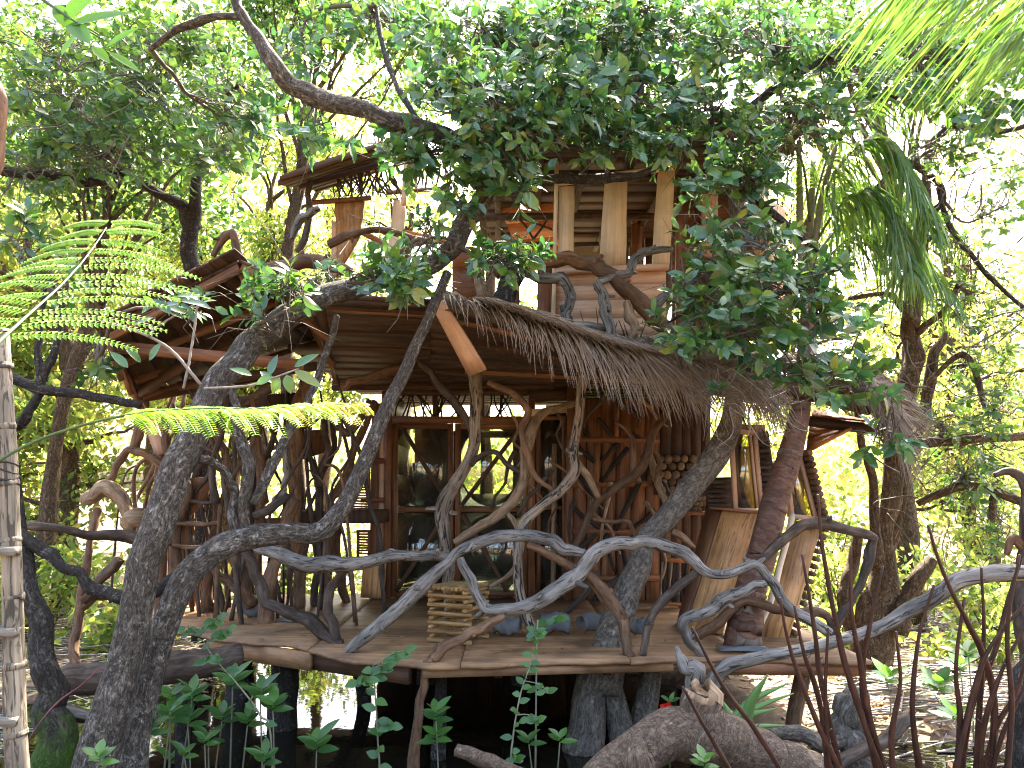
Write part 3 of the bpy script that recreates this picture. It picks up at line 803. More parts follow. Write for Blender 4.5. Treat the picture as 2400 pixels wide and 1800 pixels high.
# wall left of the doors
panel('wall_plank', ((872, 945), (890, 945), (884, 1400), (866, 1400)), 8.92, .04, M['plank_red'])
panel('wall_plank', ((891, 945), (903, 945), (898, 1400), (885, 1400)), 8.93, .04, M['plank_pink'])
bar('wall_batten', (845, 1082), (900, 1080), 8.88, 12, .03, M['plank_red'])
bar('wall_batten', (845, 1172), (900, 1172), 8.88, 12, .03, M['plank_red'])
for (x0, y0, x1, y1) in ((822, 1100, 868, 1196), (836, 1242, 868, 1310)):
    sh = framed('shutter', (((x0 + 3, y0), (x0 + 3, y1), 6), ((x1 - 3, y0), (x1 - 3, y1), 6), ((x0 + 6, y0 + 3), (x1 - 6, y0 + 3), 6), ((x0 + 6, y1 - 3), (x1 - 6, y1 - 3), 6)), H, M['plank_red'], 8.86, .03)
    y = y0 + 10
    while y < y1 - 8:
        bar('slat', (x0 + 6, y), (x1 - 6, y + RN.uniform(-1, 1)), 8.86, 4.5, .014, M['plank_orange'] if RN.random() < .5 else M['plank_red'], sh, 0, 1)
        y += 6.4
panel('wall_slab', ((852, 1312), (906, 1306), (900, 1402), (846, 1400)), 8.8, .05, M['slab_gold'])
ct = panel('counter', ((690, 1198), (905, 1194), (905, 1224), (690, 1226)), 8.55, .45, M['plank_dark'])
# narrow window right of the doors
wf = framed('window', (((1262, 975), (1262, 1400), 9), ((1322, 975), (1322, 1400), 9), ((1267, 980), (1317, 980), 9), ((1267, 1395), (1317, 1395), 9), ((1267, 1190), (1317, 1190), 8)), H, M['plank_red'], 8.95, .06)
panel('pane', rect(1267, 985, 1317, 1185), 8.95, .008, M['glass'], wf, 0, 1)
panel('pane', rect(1267, 1195, 1317, 1390), 8.95, .008, M['glass'], wf, 0, 1)
bar('window_batten', (1300, 1040), (1296, 1400), 8.90, 11, .03, M['drift_tan'])
bar('window_head', (1243, 968), (1335, 958), 8.88, 16, .05, M['plank_pale'])
bar('wall_post', (1338, 900), (1330, 1440), 8.80, 16, .09, M['plank_red'])
# red plank door with black stick sunburst
sb = panel('sunburst_door', rect(1340, 935, 1548, 1452), 8.82, .03, M['plank_dark'])
for i in range(6):
    x0 = 1340 + i * 34.6
    panel('door_plank', ((x0 + 1, 936), (x0 + 33.6, 936), (x0 + 33.6 - RN.uniform(0, 2), 1450), (x0 + 1, 1450)), 8.79 - RN.uniform(0, .002), .03, M['plank_red'], sb, .0)
for y in (1030, 1136, 1245, 1355):
    bar('door_rail', (1342, y), (1546, y + RN.uniform(-3, 3)), 8.752, 13, .03, M['plank_red'], sb)
for x, y0, y1 in ((1400, 1040, 1130), (1432, 1142, 1240), (1446, 940, 1025), (1434, 1250, 1350)):
    bar('door_muntin', (x, y0), (x - 2, y1), 8.75, 12, .03, M['plank_red'], sb)
for a, b, w in (((1351, 1041), (1393, 1082), 11), ((1408, 1078), (1448, 1041), 11), ((1408, 1130), (1472, 1050), 11), ((1347, 1102), (1405, 1178), 12), ((1405, 1178), (1420, 1238), 11), ((1336, 1184), (1405, 1238), 11), ((1520, 1090), (1441, 1242), 13),
                ((1533, 1195), (1480, 1240), 12), ((1358, 1284), (1398, 1252), 10), ((1402, 1286), (1424, 1250), 10), ((1401, 980), (1436, 1024), 11), ((1352, 985), (1378, 1022), 10), ((1450, 1000), (1500, 1026), 10), ((1452, 1258), (1486, 1405), 11),
                ((1372, 1450), (1402, 1392), 11), ((1456, 1350), (1520, 1290), 11), ((1440, 1340), (1418, 1262), 10)):
    trace('black_batten', [(a[0], a[1], 8.75, w), ((a[0] + b[0]) / 2 + RN.uniform(-2, 2), (a[1] + b[1]) / 2, 8.745, w), (b[0], b[1], 8.75, w)], M['black_stick'], sb, 6, 3, .1)
# wall to the right of it, stacked log ends, stick shutter
planks('wall_plank', [P(x, y, 8.78) for x, y in ((1548, 900), (1665, 900), (1665, 1485), (1548, 1485))], 5, .03, M['plank_dark'], H)
le = panel('log_end_wall', rect(1533, 1066, 1630, 1160), 8.70, .05, M['plank_dark'])
def disc_log(name, c, r, depth, mat, parent, seg=9):
    th = np.arange(seg) * 6.2832 / seg
    rr = r * (1 + .08 * np.sin(th * 2 + RN.uniform(0, 6)))
    x = np.stack((c[0] + rr * np.cos(th), np.full(seg, c[1] - depth), c[2] + rr * np.sin(th)), -1)
    y = x.copy(); y[:, 1] += depth * 2
    V = np.vstack((x * [1, 1, 1], y, [(c[0], c[1] - depth - .003, c[2])]))
    k = np.arange(seg); k2 = (k + 1) % seg
    wc = np.vstack((np.stack((np.zeros(seg), np.zeros(seg), np.zeros(seg) + r), -1), np.stack((np.ones(seg), th, np.ones(seg)), -1), [(0, 0, 0)])) + RN.uniform(0, 9)
    return mesh_np(name, V, [np.stack((k, k2, k2 + seg, k + seg), -1), np.stack((np.full(seg, 2 * seg), k2, k), -1)], mat, parent, False, wc)
rowy = 1076
for r in range(5):
    n_ = (5, 4, 5, 4, 4)[r]
    for k in range(n_):
        x = 1544 + k * 20 + (10 if n_ == 4 else 0)
        disc_log('log_end', P(x + RN.uniform(-1.5, 1.5), rowy + RN.uniform(-1.5, 1.5), 8.66), WM(RN.uniform(8.2, 10), 8.66), .05, M['log_end'], le)
    rowy += 18
for k in range(8):
    disc_log('log_end', P(1626 + (k % 3) * 10 + (k // 3 % 2) * 4, 1168 + (k // 3) * 13, 8.3), WM(6, 8.3), .06, M['log_end'], le)
bar('shelf', (1600, 1200), (1660, 1204), 8.3, 9, .2, M['plank_red'])
ss = framed('stick_shutter', (((1556, 1312), (1620, 1316), 8), ((1556, 1414), (1614, 1418), 8), ((1617, 1318), (1611, 1412), 6)), H, M['plank_orange'], 8.2, .05)
for k in range(9):
    x = 1552 + k * 7
    trace('shutter_stick', [(x + RN.uniform(-1, 1), 1318, 8.19, 6), (x - 2, 1365, 8.18, 6.5), (x - 4, 1412, 8.19, 6)], M['black_stick'] if k % 3 else M['drift_tan'], ss, 5, 3, .12)

# --- leaning window bay at the right
YR = 7.05
s1 = panel('bay_slab', ((1693, 1196), (1778, 1204), (1692, 1487), (1607, 1480)), (YR, YR - .05, YR - .35, YR - .25), .07, M['slab_gold'], None, .004)
panel('bay_side', ((1662, 1186), (1692, 1196), (1606, 1480), (1586, 1482)), (YR + .35, YR + .02, YR - .24, YR + .25), .05, M['plank_red'], None, .003)
panel('bay_slab', ((1848, 1222), (1926, 1232), (1846, 1504), (1774, 1503)), (YR - .1, YR - .15, YR - .5, YR - .45), .07, M['slab_gold'], None, .004)
trace('bay_pole', [(1858, 1205, YR - .2, 13), (1840, 1290, YR - .3, 13), (1806, 1400, YR - .45, 13), (1772, 1506, YR - .58, 12)], M['plank_pale'], H, 8)
w1 = framed('bay_window', (((1713, 1006), (1724, 1198), 9), ((1768, 1012), (1784, 1196), 9), ((1716, 1010), (1766, 1014), 10), ((1728, 1196), (1782, 1200), 12), ((1757, 1020), (1774, 1192), 5)), H, M['plank_pink'], YR, .06)
panel('pane', ((1718, 1016), (1764, 1019), (1780, 1191), (1727, 1191)), YR, .008, M['glass_gold'], w1, 0, 1)
w2 = framed('bay_window', (((1838, 1055), (1856, 1212), 8), ((1870, 1056), (1911, 1218), 8), ((1841, 1058), (1868, 1060), 8), ((1858, 1210), (1909, 1216), 11)), H, M['plank_pink'], YR - .15, .06)
panel('pane', ((1842, 1063), (1867, 1064), (1905, 1209), (1859, 1207)), YR - .15, .008, M['glass_gold'], w2, 0, 1)
panel('inner_board', ((1724, 1046), (1756, 1046), (1772, 1196), (1745, 1196)), YR + .7, .03, M['plank_pale'])
panel('inner_board', ((1852, 1100), (1866, 1100), (1892, 1210), (1876, 1210)), YR + .6, .03, M['plank_pale'])
panel('bay_backing', ((1766, 1008), (1800, 1012), (1826, 1210), (1788, 1206)), YR + .06, .03, M['plank_dark'])
panel('bay_backing', ((1655, 1120), (1716, 1118), (1722, 1200), (1655, 1200)), YR + .36, .03, M['plank_dark'])
for k in range(14):
    y = 1014 + k * 13.5
    trace('twig_course', [(1771 + k * 1.3, y, YR, 11), (1786 + k * 1.1, y + 2, YR - .03, 12), (1800 + k, y + RN.uniform(-2, 3), YR - .05, 11)], M['drift_dark'], H, 6, 3, .12)
for k in range(13):
    t = k / 12
    disc_log('edge_log', P(1888 + 42 * t, 1062 + 165 * t, YR - .18), WM(7.5, YR), .1, M['drift_brown'], H, 8)
for k in range(16):
    t = k / 15
    disc_log('edge_log', P(1927 - 76 * t, 1240 + 258 * t, YR - .12 - .3 * t), WM(6, YR), .1, M['drift_brown'], H, 8)
for k in range(6):
    bar('ribbed_strip', (1660, 1130 + k * 11), (1712, 1128 + k * 11), YR + .3, 8, .04, M['drift_dark'])
bar('bay_head', (1690, 1000), (1790, 1004), YR + .02, 14, .08, M['plank_red'])
bar('bay_sill', (1662, 1190), (1790, 1202), YR - .03, 6, .12, M['plank_red'])
for k in range(7):
    a = 1700 + k * 10
    trace('lattice_stick', [(a, 950, YR, 4), (a + RN.uniform(-12, 12), 975, YR, 4), (a + RN.uniform(-14, 14), 998, YR, 4)], M['black_stick'], H, 5, 3, .1)

# --- porch roof: ceiling boards, gable at the left end, rafters
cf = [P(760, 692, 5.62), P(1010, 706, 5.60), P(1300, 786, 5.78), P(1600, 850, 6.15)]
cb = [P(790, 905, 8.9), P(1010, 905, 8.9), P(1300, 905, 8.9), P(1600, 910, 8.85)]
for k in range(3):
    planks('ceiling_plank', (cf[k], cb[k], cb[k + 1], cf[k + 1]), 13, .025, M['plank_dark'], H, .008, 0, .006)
R0 = P(560, 612, 5.75); R1 = R0.copy(); R1[1] = 8.9
L0 = P(238, 776, 5.75); L1 = P(318, 930, 7.6)
planks('roof_board', (L0, R0, R1, L1), 9, .022, M['plank_dark'], H, .006, .004, .006)
planks('roof_board', (R0, cf[0], cb[0], R1), 6, .022, M['plank_dark'], H, .006, .004, .006)
for k in range(11):          # ragged outer layer over the left slope
    t0 = k / 11; a = L0 * (1 - t0) + R0 * t0; t1 = (k + 1.15) / 11; b = L0 * (1 - t1) + R0 * t1
    c_ = L1 * (1 - t1) + R1 * t1; d_ = L1 * (1 - t0) + R1 * t0
    o = np.array((-.02, -.07 - RN.uniform(0, .06), .045 + RN.uniform(0, .02)))
    slab('shingle', (a + o, b + o, c_ + o * [1, 0, 1], d_ + o * [1, 0, 1]), .02, M['plank_dark'], H, 3, .01, .006)
def rafter(a, b, w, h, mt='plank_red'): beam('rafter', a, b, w, h, M[mt], H)
dn = np.array((0, 0, -.05))
rafter(L0 + dn + (.06, .02, 0), R0 + dn + (0, .02, 0), .045, .06, 'plank_red')
rafter(R0 + dn + (.02, .02, 0), cf[0] + dn + (0, .05, 0), .045, .06, 'plank_red')
for t in (.33, .62, .9):
    rafter(L0 * (1 - t) + L1 * t + dn + (.1, 0, 0), R0 * (1 - t) + R1 * t + dn, .045, .06)
    rafter(R0 * (1 - t) + R1 * t + dn + (.04, 0, 0), cf[0] * (1 - t) + cb[0] * t + dn, .045, .06)
bar('tie_beam', (262, 812), (712, 856), (5.85, 6.1), 26, .06, M['plank_red'])
bar('tie_beam', (420, 905), (740, 858), (7.2, 7.0), 20, .06, M['plank_dark'])
bar('king_strut', (566, 642), (622, 772), 5.82, 13, .05, M['plank_red'])
for k in range(4):
    a = L0 * (1 - k * .27) + L1 * k * .27; b = a + np.array((.10, .16, -.36 + k * .03))
    beam('eave_slat', a + (.03, .02, -.03), b, .045, .03, M['plank_red'], H, (1, 0, 0))
beam('eave_board', L0 + (.02, .05, -.03), L1 + (.02, 0, -.03), .03, .09, M['plank_red'], H)
beam('eave_brace', P(330, 920, 7.2), P(470, 830, 6.6), .05, .10, M['plank_dark'], H)
bar('eave_board', (330, 930), (620, 878), (7.5, 7.9), 26, .06, M['plank_dark'])
pb = slab('porch_brace', (P(1010, 712, 5.52), P(1042, 706, 5.52), P(1140, 862, 6.05), P(1098, 878, 6.05)), .05, M['plank_pink'], H, 4, .003)
for k, (x0, y0, x1, y1, Y, w) in enumerate(((770, 704, 1015, 716, 5.66, 13), (780, 726, 1040, 742, 5.95, 10), (800, 756, 1080, 776, 6.4, 14), (1040, 742, 1320, 812, 5.95, 14), (1080, 800, 1500, 872, 6.6, 22), (800, 800, 1090, 812, 7.0, 16), (820, 850, 1100, 870, 8.0, 18), (1090, 866, 1560, 890, 7.9, 20))):
    bar('ceiling_batten', (x0, y0), (x1, y1), Y, w, .03, M['plank_red'] if k % 2 else M['plank_dark'])

# --- upper storey
YU = 7.6
planks('upper_floor_plank', ((-2.3, 7.75, 3.42), (-2.3, 11.6, 3.42), (2.75, 11.6, 3.42), (2.75, 7.75, 3.42)), 10, .04, M['plank_dark'], H)
planks('upper_wall_plank', [P(x, y, YU) for x, y in ((1299, 634), (1297, 820), (1562, 820), (1560, 628))], 5, .03, M['plank_pink'], H, .003, 0, .0008)
bar('corner_strip', (1305, 380), (1295, 815), YU - .03, 9, .06, M['plank_pale'])
panel('upper_post', ((1311, 440), (1346, 438), (1344, 628), (1308, 630)), YU - .01, .05, M['plank_pale'], None, .004)
panel('upper_post', ((1418, 421), (1470, 412), (1466, 625), (1404, 622)), YU - .01, .05, M['plank_pale'], None, .004)
panel('upper_post', ((1542, 408), (1582, 400), (1568, 622), (1528, 622)), YU - .01, .05, M['plank_pale'], None, .004)
bar('top_plate', (1309, 430), (1420, 414), YU - .05, 11, .05, M['plank_pale'])
bar('top_plate', (1420, 413), (1584, 392), YU - .05, 12, .05, M['plank_pale'])
bar('upper_sill', (1303, 638), (1566, 626), YU - .06, 13, .10, M['plank_pink'])
bar('upper_rail', (1346, 574), (1404, 572), YU + .9, 9, .05, M['plank_dark'])
planks('upper_recess_plank', [P(x, y, 8.1) for x, y in ((1575, 470), (1575, 800), (1765, 800), (1765, 450))], 6, .03, M['plank_red'], H)
panel('recess_post', ((1642, 420), (1682, 430), (1680, 610), (1646, 600)), 7.9, .05, M['plank_pink'], None, .004)
bar('recess_post', (1592, 430), (1590, 800), 7.9, 14, .06, M['plank_red'])
panel('upper_end_panel', ((1762, 444), (1836, 492), (1838, 768), (1770, 790)), (7.7, 8.2, 8.2, 7.7), .04, M['slab_gold'], None, .003)
planks('upper_inner_plank', [P(x, y, 8.6) for x, y in ((1060, 575), (1060, 790), (1120, 790), (1120, 580))], 3, .03, M['plank_red'], H)
panel('upper_inner_board', rect(1172, 620, 1218, 790), 8.5, .04, M['plank_red'])
panel('upper_inner_board', rect(1259, 600, 1300, 790), 8.5, .04, M['plank_red'])
bar('upper_inner_rail', (1060, 748), (1300, 748), 8.45, 12, .06, M['plank_red'])
bar('upper_inner_rail', (1140, 574), (1300, 574), 8.45, 12, .06, M['plank_dark'])
planks('upper_back_plank', [P(x, y, 10.6) for x, y in ((1440, 470), (1800, 470), (1800, 700), (1440, 700))], 11, .03, M['plank_dark'], H, .02)
bar('upper_brace', (1480, 520), (1560, 480), 9.2, 9, .05, M['plank_red'])
bar('upper_back_post', (1495, 480), (1490, 650), 9.6, 26, .05, M['plank_red'])
planks('sloping_ceiling_board', [P(1172, 486, 9.0), P(1172, 486, 9.0) + (.35, 1.9, -.25), P(1306, 474, 9.0) + (.2, 1.9, -.25), P(1306, 474, 9.0)], 5, .025, M['plank_orange'], H)
for a, b in (((1185, 500), (1300, 540)), ((1290, 500), (1250, 560)), ((1215, 510), (1250, 560)), ((1300, 505), (1310, 560))):
    trace('roof_stick', [(*a, 8.8, 7), ((a[0] + b[0]) / 2 + 3, (a[1] + b[1]) / 2, 8.8, 6), (*b, 8.8, 6)], M['drift_dark'], H, 6, 3)
# open left bay of the upper storey
panel('live_edge_slab', ((786, 468), (858, 466), (842, 560), (790, 648)), 7.9, .05, M['slab_gold'], None, .012, 6)
panel('live_edge_slab', ((780, 520), (800, 520), (800, 650), (774, 650)), 7.95, .05, M['plank_pink'], None, .008, 5)
panel('live_edge_slab', ((922, 470), (950, 470), (946, 640), (906, 642)), 7.85, .05, M['plank_pale'], None, .008, 6)
bar('left_post', (956, 332), (950, 420), 7.5, 11, .06, M['plank_pale'])
bar('left_post', (950, 420), (946, 480), 7.6, 11, .06, M['plank_pink'])
bar('left_rail', (720, 476), (870, 464), 7.85, 9, .05, M['plank_red'])
bar('left_rail', (905, 452), (1060, 440), 9.2, 8, .05, M['plank_red'])
bar('left_rail', (940, 545), (1080, 575), 8.2, 14, .06, M['plank_orange'])
bar('left_rail', (850, 545), (915, 580), 8.3, 12, .06, M['plank_red'])
E0, E1 = P(652, 430, 7.3), P(958, 334, 7.3)
E2, E3 = E1 + (.05, 1.3, .46), E0 + (.05, 1.3, .46)
planks('left_roof_board', (E0, E3, E2, E1), 7, .03, M['plank_dark'], H, .01, .006, .01)
for k in range(2):
    o = np.array((0, -.03 * k, .03 * k + .01))
    slab('roof_edge_board', (E0 + o + (.02 * k, 0, -.03), E0 + o + (.02 * k, 0, .03), E1 + o + (0, 0, .05), E1 + o + (0, 0, -.02)), .02, M['plank_dark'], H, 5, .012)
bar('left_rafter', (700, 436), (948, 372), 7.7, 14, .05, M['plank_dark'])
for k in range(34):          # lattice of crooked sticks under that roof
    a = RN.uniform(785, 940); b = a + RN.uniform(-50, 50)
    y0 = 425 - (a - 700) * .20; y1 = 470
    b = min(max(b, 785), 945)
    trace('lattice_stick', [(a, y0 + RN.uniform(-8, 30), 7.75, 5), ((a + b) / 2 + RN.uniform(-10, 10), (y0 + y1) / 2, 7.74, 5), (b, y1 - RN.uniform(0, 25), 7.75, 4)], M['drift_dark'], H, 5, 3, .12)
for k in range(9):
    x = 960 + k * 12
    trace('lattice_stick', [(x, 385, 8.3, 5), (x + RN.uniform(-9, 9), 410, 8.3, 5), (x + RN.uniform(-12, 12), 440, 8.3, 4)], M['drift_dark'], H, 5, 3, .12)
# upper roof: boards, rafters and thatch on top
UZ = 5.32
planks('upper_roof_board', ((-.35, 6.85, UZ), (-.35, 11.2, UZ + .25), (2.75, 11.2, UZ + .25), (2.75, 6.85, UZ)), 12, .03, M['plank_dark'], H, .01, .0, .01)
for k in range(7):
    x = -.2 + k * .47
    limb('roof_pole', [(x, 6.8, UZ - .07), (x + .03, 8.5, UZ + .02), (x, 10.8, UZ + .1)], [.045, .04, .04], M['drift_dark'], H, 7, 3)
for y in (7.0, 7.7, 8.8):
    limb('roof_pole', [(-.4, y, UZ - .14), (1.2, y + .02, UZ - .12), (2.7, y, UZ - .14)], [.045, .05, .04], M['drift_dark'], H, 7, 3)

# --- thatch
def thatch_mass(name, rows, th=.07, bumpy=.03):
    rows = [np.asarray(r, float) for r in rows]
    nr, nc = len(rows), len(rows[0])
    top = np.array(rows) + np.random.default_rng(3).normal(0, bumpy, (nr, nc, 3))
    bot = np.array(rows) - np.array((0, 0, th))
    V = np.vstack((top.reshape(-1, 3), bot.reshape(-1, 3)))
    f = []; N = nr * nc
    for r in range(nr - 1):
        for c in range(nc - 1):
            a = r * nc + c
            f += [(a, a + 1, a + nc + 1, a + nc), (N + a, N + a + nc, N + a + nc + 1, N + a + 1)]
    for c in range(nc - 1):
        f += [(c, N + c, N + c + 1, c + 1), ((nr - 1) * nc + c, (nr - 1) * nc + c + 1, N + (nr - 1) * nc + c + 1, N + (nr - 1) * nc + c)]
    for r in range(nr - 1):
        a = r * nc; b = a + nc - 1
        f += [(a, a + nc, N + a + nc, N + a), (b, N + b, N + b + nc, b + nc)]
    return mesh_np(name, V, np.array(f), M['thatch_base'], H, True, V * 1.0)
def strands(name, base, mid, tip, w, parent):
    """curved flat strips base -> mid -> tip, all (n,3)"""
    n = len(base)
    t = np.linspace(0, 1, 6)[None, :, None]
    c = base[:, None] * (1 - t) ** 2 + 2 * mid[:, None] * t * (1 - t) + tip[:, None] * t * t
    tan = nrm(np.gradient(c, axis=1))
    side = nrm(np.cross(tan, NR.normal(size=(n, 1, 3)) * .6 + np.array((0, -1., .3))))
    ww = w[:, None, None] * np.array((1, 1, .9, .75, .5, .15))[None, :, None]
    V = np.concatenate(((c - side * ww)[:, :, None], (c + side * ww)[:, :, None]), 2)
    wc = np.zeros((n, 6, 2, 3)); wc[..., 2] = np.linspace(0, 1, 6)[None, :, None]; wc[..., 0] = np.array((0, .01)); wc += NR.random((n, 1, 1, 3)) * 40
    i = (np.arange(n) * 12)[:, None] + np.arange(5)[None] * 2
    f = np.stack((i, i + 1, i + 3, i + 2), -1).reshape(-1, 4)
    o = mesh_np(name, V.reshape(-1, 3), f, M['thatch'], parent, True, wc.reshape(-1, 3)); o['kind'] = 'stuff'
    return o
eave = np.array([P(*q) for q in ((1000, 700, 5.55), (1100, 722, 5.55), (1200, 752, 5.60), (1300, 786, 5.70), (1400, 818, 5.82), (1500, 838, 5.98), (1600, 850, 6.10), (1690, 862, 6.35), (1760, 880, 6.7))])
ridge = np.array([P(*q) for q in ((1030, 712, 7.2), (1120, 730, 7.2), (1230, 752, 7.3), (1330, 776, 7.4), (1420, 792, 7.5), (1520, 798, 7.5), (1620, 802, 7.5), (1720, 820, 7.6), (1800, 836, 7.7))])
es = spline(eave, 5); rs = spline(ridge, 5)
tm = thatch_mass('thatch_roof', [es + (0, 0, .03), es * .72 + rs * .28 + (0, 0, .07), es * .35 + rs * .65 + (0, 0, .06), rs + (0, 0, .02)], .09, .028)
def eave_strands(n, tlo, thi, hang, drift, lift, curve=es, inner=rs, wlo=.003, whi=.0062, back=.55, pw=1.0):
    t = tlo + NR.random(n) ** pw * (thi - tlo)
    idx = t * (len(curve) - 1)
    E = np.stack([np.interp(idx, np.arange(len(curve)), curve[:, k]) for k in range(3)], -1)
    I = np.stack([np.interp(idx, np.arange(len(inner)), inner[:, k]) for k in range(3)], -1)
    b = NR.random(n) * back
    base = E + (I - E) * b[:, None] + np.stack((NR.normal(0, .03, n), np.zeros(n), NR.uniform(.02, lift, n)), -1)
    hg = hang(t) * NR.uniform(.35, 1.1, n)
    tip = E + np.stack((drift(t) * NR.uniform(.5, 1.3, n) + NR.normal(0, .04, n), -.10 - NR.random(n) * .16, -hg), -1)
    mid = E + np.stack((drift(t) * .28 * NR.uniform(.6, 1.2, n), -.12 - NR.random(n) * .08, .05 + NR.random(n) * .06), -1)
    return base, mid, tip, NR.uniform(wlo, whi, n)
strands('thatch_fringe', *eave_strands(520, .0, .75, lambda t: np.interp(t, (0, .18, .4, .55, .75, 1), (.10, .30, .42, .50, .58, .55)), lambda t: np.interp(t, (0, .4, .75, 1), (.05, .16, .34, .30)), .08, pw=.55), tm)
strands('thatch_fringe', *eave_strands(1300, .56, 1, lambda t: np.interp(t, (.58, .75, 1), (.30, .50, .60)), lambda t: np.interp(t, (0, .75, 1), (.2, .38, .28)), .10), tm)
strands('thatch_cover', *eave_strands(1800, .12, 1, lambda t: .02 + 0 * t, lambda t: .22 + 0 * t, .10, back=1.0), tm)
# hump of thatch at the right-hand corner
e2 = spline(np.array([P(*q) for q in ((1850, 872, 6.9), (1920, 872, 6.6), (1990, 896, 6.4), (2040, 945, 6.3), (2068, 1010, 6.3))]), 6)
r2 = spline(np.array([P(*q) for q in ((1800, 850, 7.8), (1890, 846, 7.6), (1990, 862, 7.5), (2060, 910, 7.4), (2096, 980, 7.3))]), 6)
tm2 = thatch_mass('thatch_corner', [e2 + (0, 0, .02), (e2 + r2) / 2 + (.03, 0, .09), r2], .07, .02)
hang2 = lambda t: np.interp(t, (0, .5, 1), (.32, .40, .50))
dr2 = lambda t: np.interp(t, (0, .5, 1), (.22, .24, .18))
strands('thatch_fringe', *eave_strands(1200, 0, 1, hang2, dr2, .10, e2, r2, back=.9), tm2)
strands('thatch_fringe', *eave_strands(600, .1, 1, lambda t: .32 + 0 * t, lambda t: .26 + 0 * t, .12, r2, e2, back=.9), tm2)
planks('corner_underside_board', [P(1890, 1060, 6.9), P(1905, 960, 7.4), P(2030, 985, 7.2), P(1985, 1010, 6.6)], 5, .025, M['plank_orange'], H)
bar('corner_beam', (1880, 985), (2070, 1010), (6.9, 6.7), 22, .08, M['plank_dark'])
bar('corner_beam', (1790, 900), (2040, 960), (6.7, 6.6), 26, .08, M['plank_dark'])
planks('corner_ceiling_board', [P(1600, 862, 6.25), P(1600, 912, 8.8), P(1900, 960, 8.6), P(1900, 890, 6.95)], 8, .025, M['plank_dark'], H)
# thatch over the upper roof
u0 = np.array([(x, 6.72, UZ + .06 + .02 * math.sin(x * 3)) for x in np.linspace(-.45, 2.85, 18)])
u1 = u0 + (0, 2.4, .55); u2 = u0 + (0, 4.5, .15)
tm3 = thatch_mass('upper_thatch', [u0, (u0 + u1) / 2 + (0, 0, .05), u1, u2], .07, .025)
strands('thatch_fringe', *eave_strands(900, 0, 1, lambda t: np.interp(t, (0, .6, .85, 1), (.10, .14, .40, .60)), lambda t: .02 + 0 * t, .08, u0, u1), tm3)
strands('thatch_fringe', *eave_strands(500, .72, 1, lambda t: .5 + 0 * t, lambda t: .04 + 0 * t, .08, u0, u1), tm3)
# ------------------------------------------------------------------ driftwood of the porch (parts of the house)
def dw(q, mt, name='driftwood_branch', w=None, rough=.10, seg=10, parent=None):
    o = trace(name, q, M[mt], parent if parent is not None else H, seg, 7, rough, 0., w)
    if name in ('railing_branch', 'porch_post', 'upper_branch') and len(q) > 3:
        for _ in range(len(q) // 2):                      # broken side twigs
            i = RN.randrange(1, len(q) - 1); a, b, c, d = q[i]
            p = P(a + RN.uniform(-8, 8), b, c); dd = nrm(np.array((RN.uniform(-1, 1), RN.uniform(-1, .2), RN.uniform(-.6, 1))))
            r = WM(d, c) * .5 * WS
            limb('twig_stub', [p, p + dd * r * 1.25, p + dd * r * RN.uniform(1.5, 2.6)], [r * .62, r * .42, r * RN.uniform(.18, .34)], M[mt], o, 9, 4, .10)
    return o
def yd(px, py): return float(PZ(px, py, DECK)[1])
WS = .70
# front railing
dw([(600, 1284, 6.3, 30), (660, 1300, 6.2, 44), (740, 1324, 6.1, 46), (840, 1322, 6.05, 46), (940, 1302, 6.0, 42), (1020, 1302, 5.98, 36), (1068, 1312, 5.96, 26)], 'drift', 'railing_branch', None, .085)
dw([(815, 1528, 5.98, 34), (900, 1458, 5.95, 40), (985, 1380, 5.93, 42), (1062, 1308, 5.92, 38), (1110, 1276, 5.92, 44), (1180, 1258, 5.92, 46), (1255, 1257, 5.92, 46), (1320, 1284, 5.92, 40), (1376, 1298, 5.92, 18)], 'drift', 'railing_branch', None, .085)
dw([(1078, 1308, 5.90, 26), (1105, 1364, 5.88, 36), (1140, 1424, 5.87, 40), (1190, 1428, 5.87, 44), (1270, 1402, 5.87, 46), (1345, 1358, 5.87, 46), (1400, 1296, 5.87, 46), (1460, 1272, 5.87, 46), (1530, 1274, 5.87, 44), (1600, 1298, 5.87, 40), (1650, 1336, 5.87, 34),
    (1700, 1344, 5.87, 32), (1765, 1324, 5.87, 34), (1810, 1372, 5.87, 36), (1860, 1430, 5.86, 34), (1945, 1484, 5.86, 30)], 'drift', 'railing_branch', None, .085)
dw([(1003, 1556, 5.66, 26), (1022, 1534, 5.68, 34), (1062, 1502, 5.72, 30), (1120, 1480, 5.78, 32), (1180, 1442, 5.84, 24)], 'drift_brown', 'railing_branch', None, .085)
dw([(1000, 1550, 5.66, 30), (990, 1620, 5.66, 36), (976, 1710, 5.66, 36), (968, 1840, 5.66, 40)], 'drift_brown', 'railing_post', None, .06)
dw([(1368, 1340, 5.95, 36), (1420, 1396, 5.95, 42), (1462, 1452, 5.92, 40), (1468, 1506, 5.88, 34), (1480, 1542, 5.84, 30)], 'drift_brown', 'railing_branch', None, .085)
dw([(1638, 1336, 5.9, 30), (1590, 1376, 5.9, 30), (1545, 1420, 5.9, 30), (1518, 1462, 5.9, 28), (1506, 1536, 5.86, 26)], 'drift_dark', 'railing_branch', None, .085)
dw([(1648, 1540, 5.86, 22), (1612, 1496, 5.84, 34), (1602, 1456, 5.82, 38), (1640, 1440, 5.8, 36), (1690, 1412, 5.76, 38), (1740, 1384, 5.74, 36), (1794, 1368, 5.72, 26)], 'drift', 'railing_branch', None, .085)
dw([(1620, 1500, 6.2, 30), (1680, 1456, 6.15, 32), (1740, 1412, 6.1, 30), (1800, 1422, 6.05, 28), (1850, 1436, 6.0, 26), (1930, 1440, 6.0, 30), (1950, 1474, 5.95, 20)], 'drift_brown', 'railing_branch', None, .085)
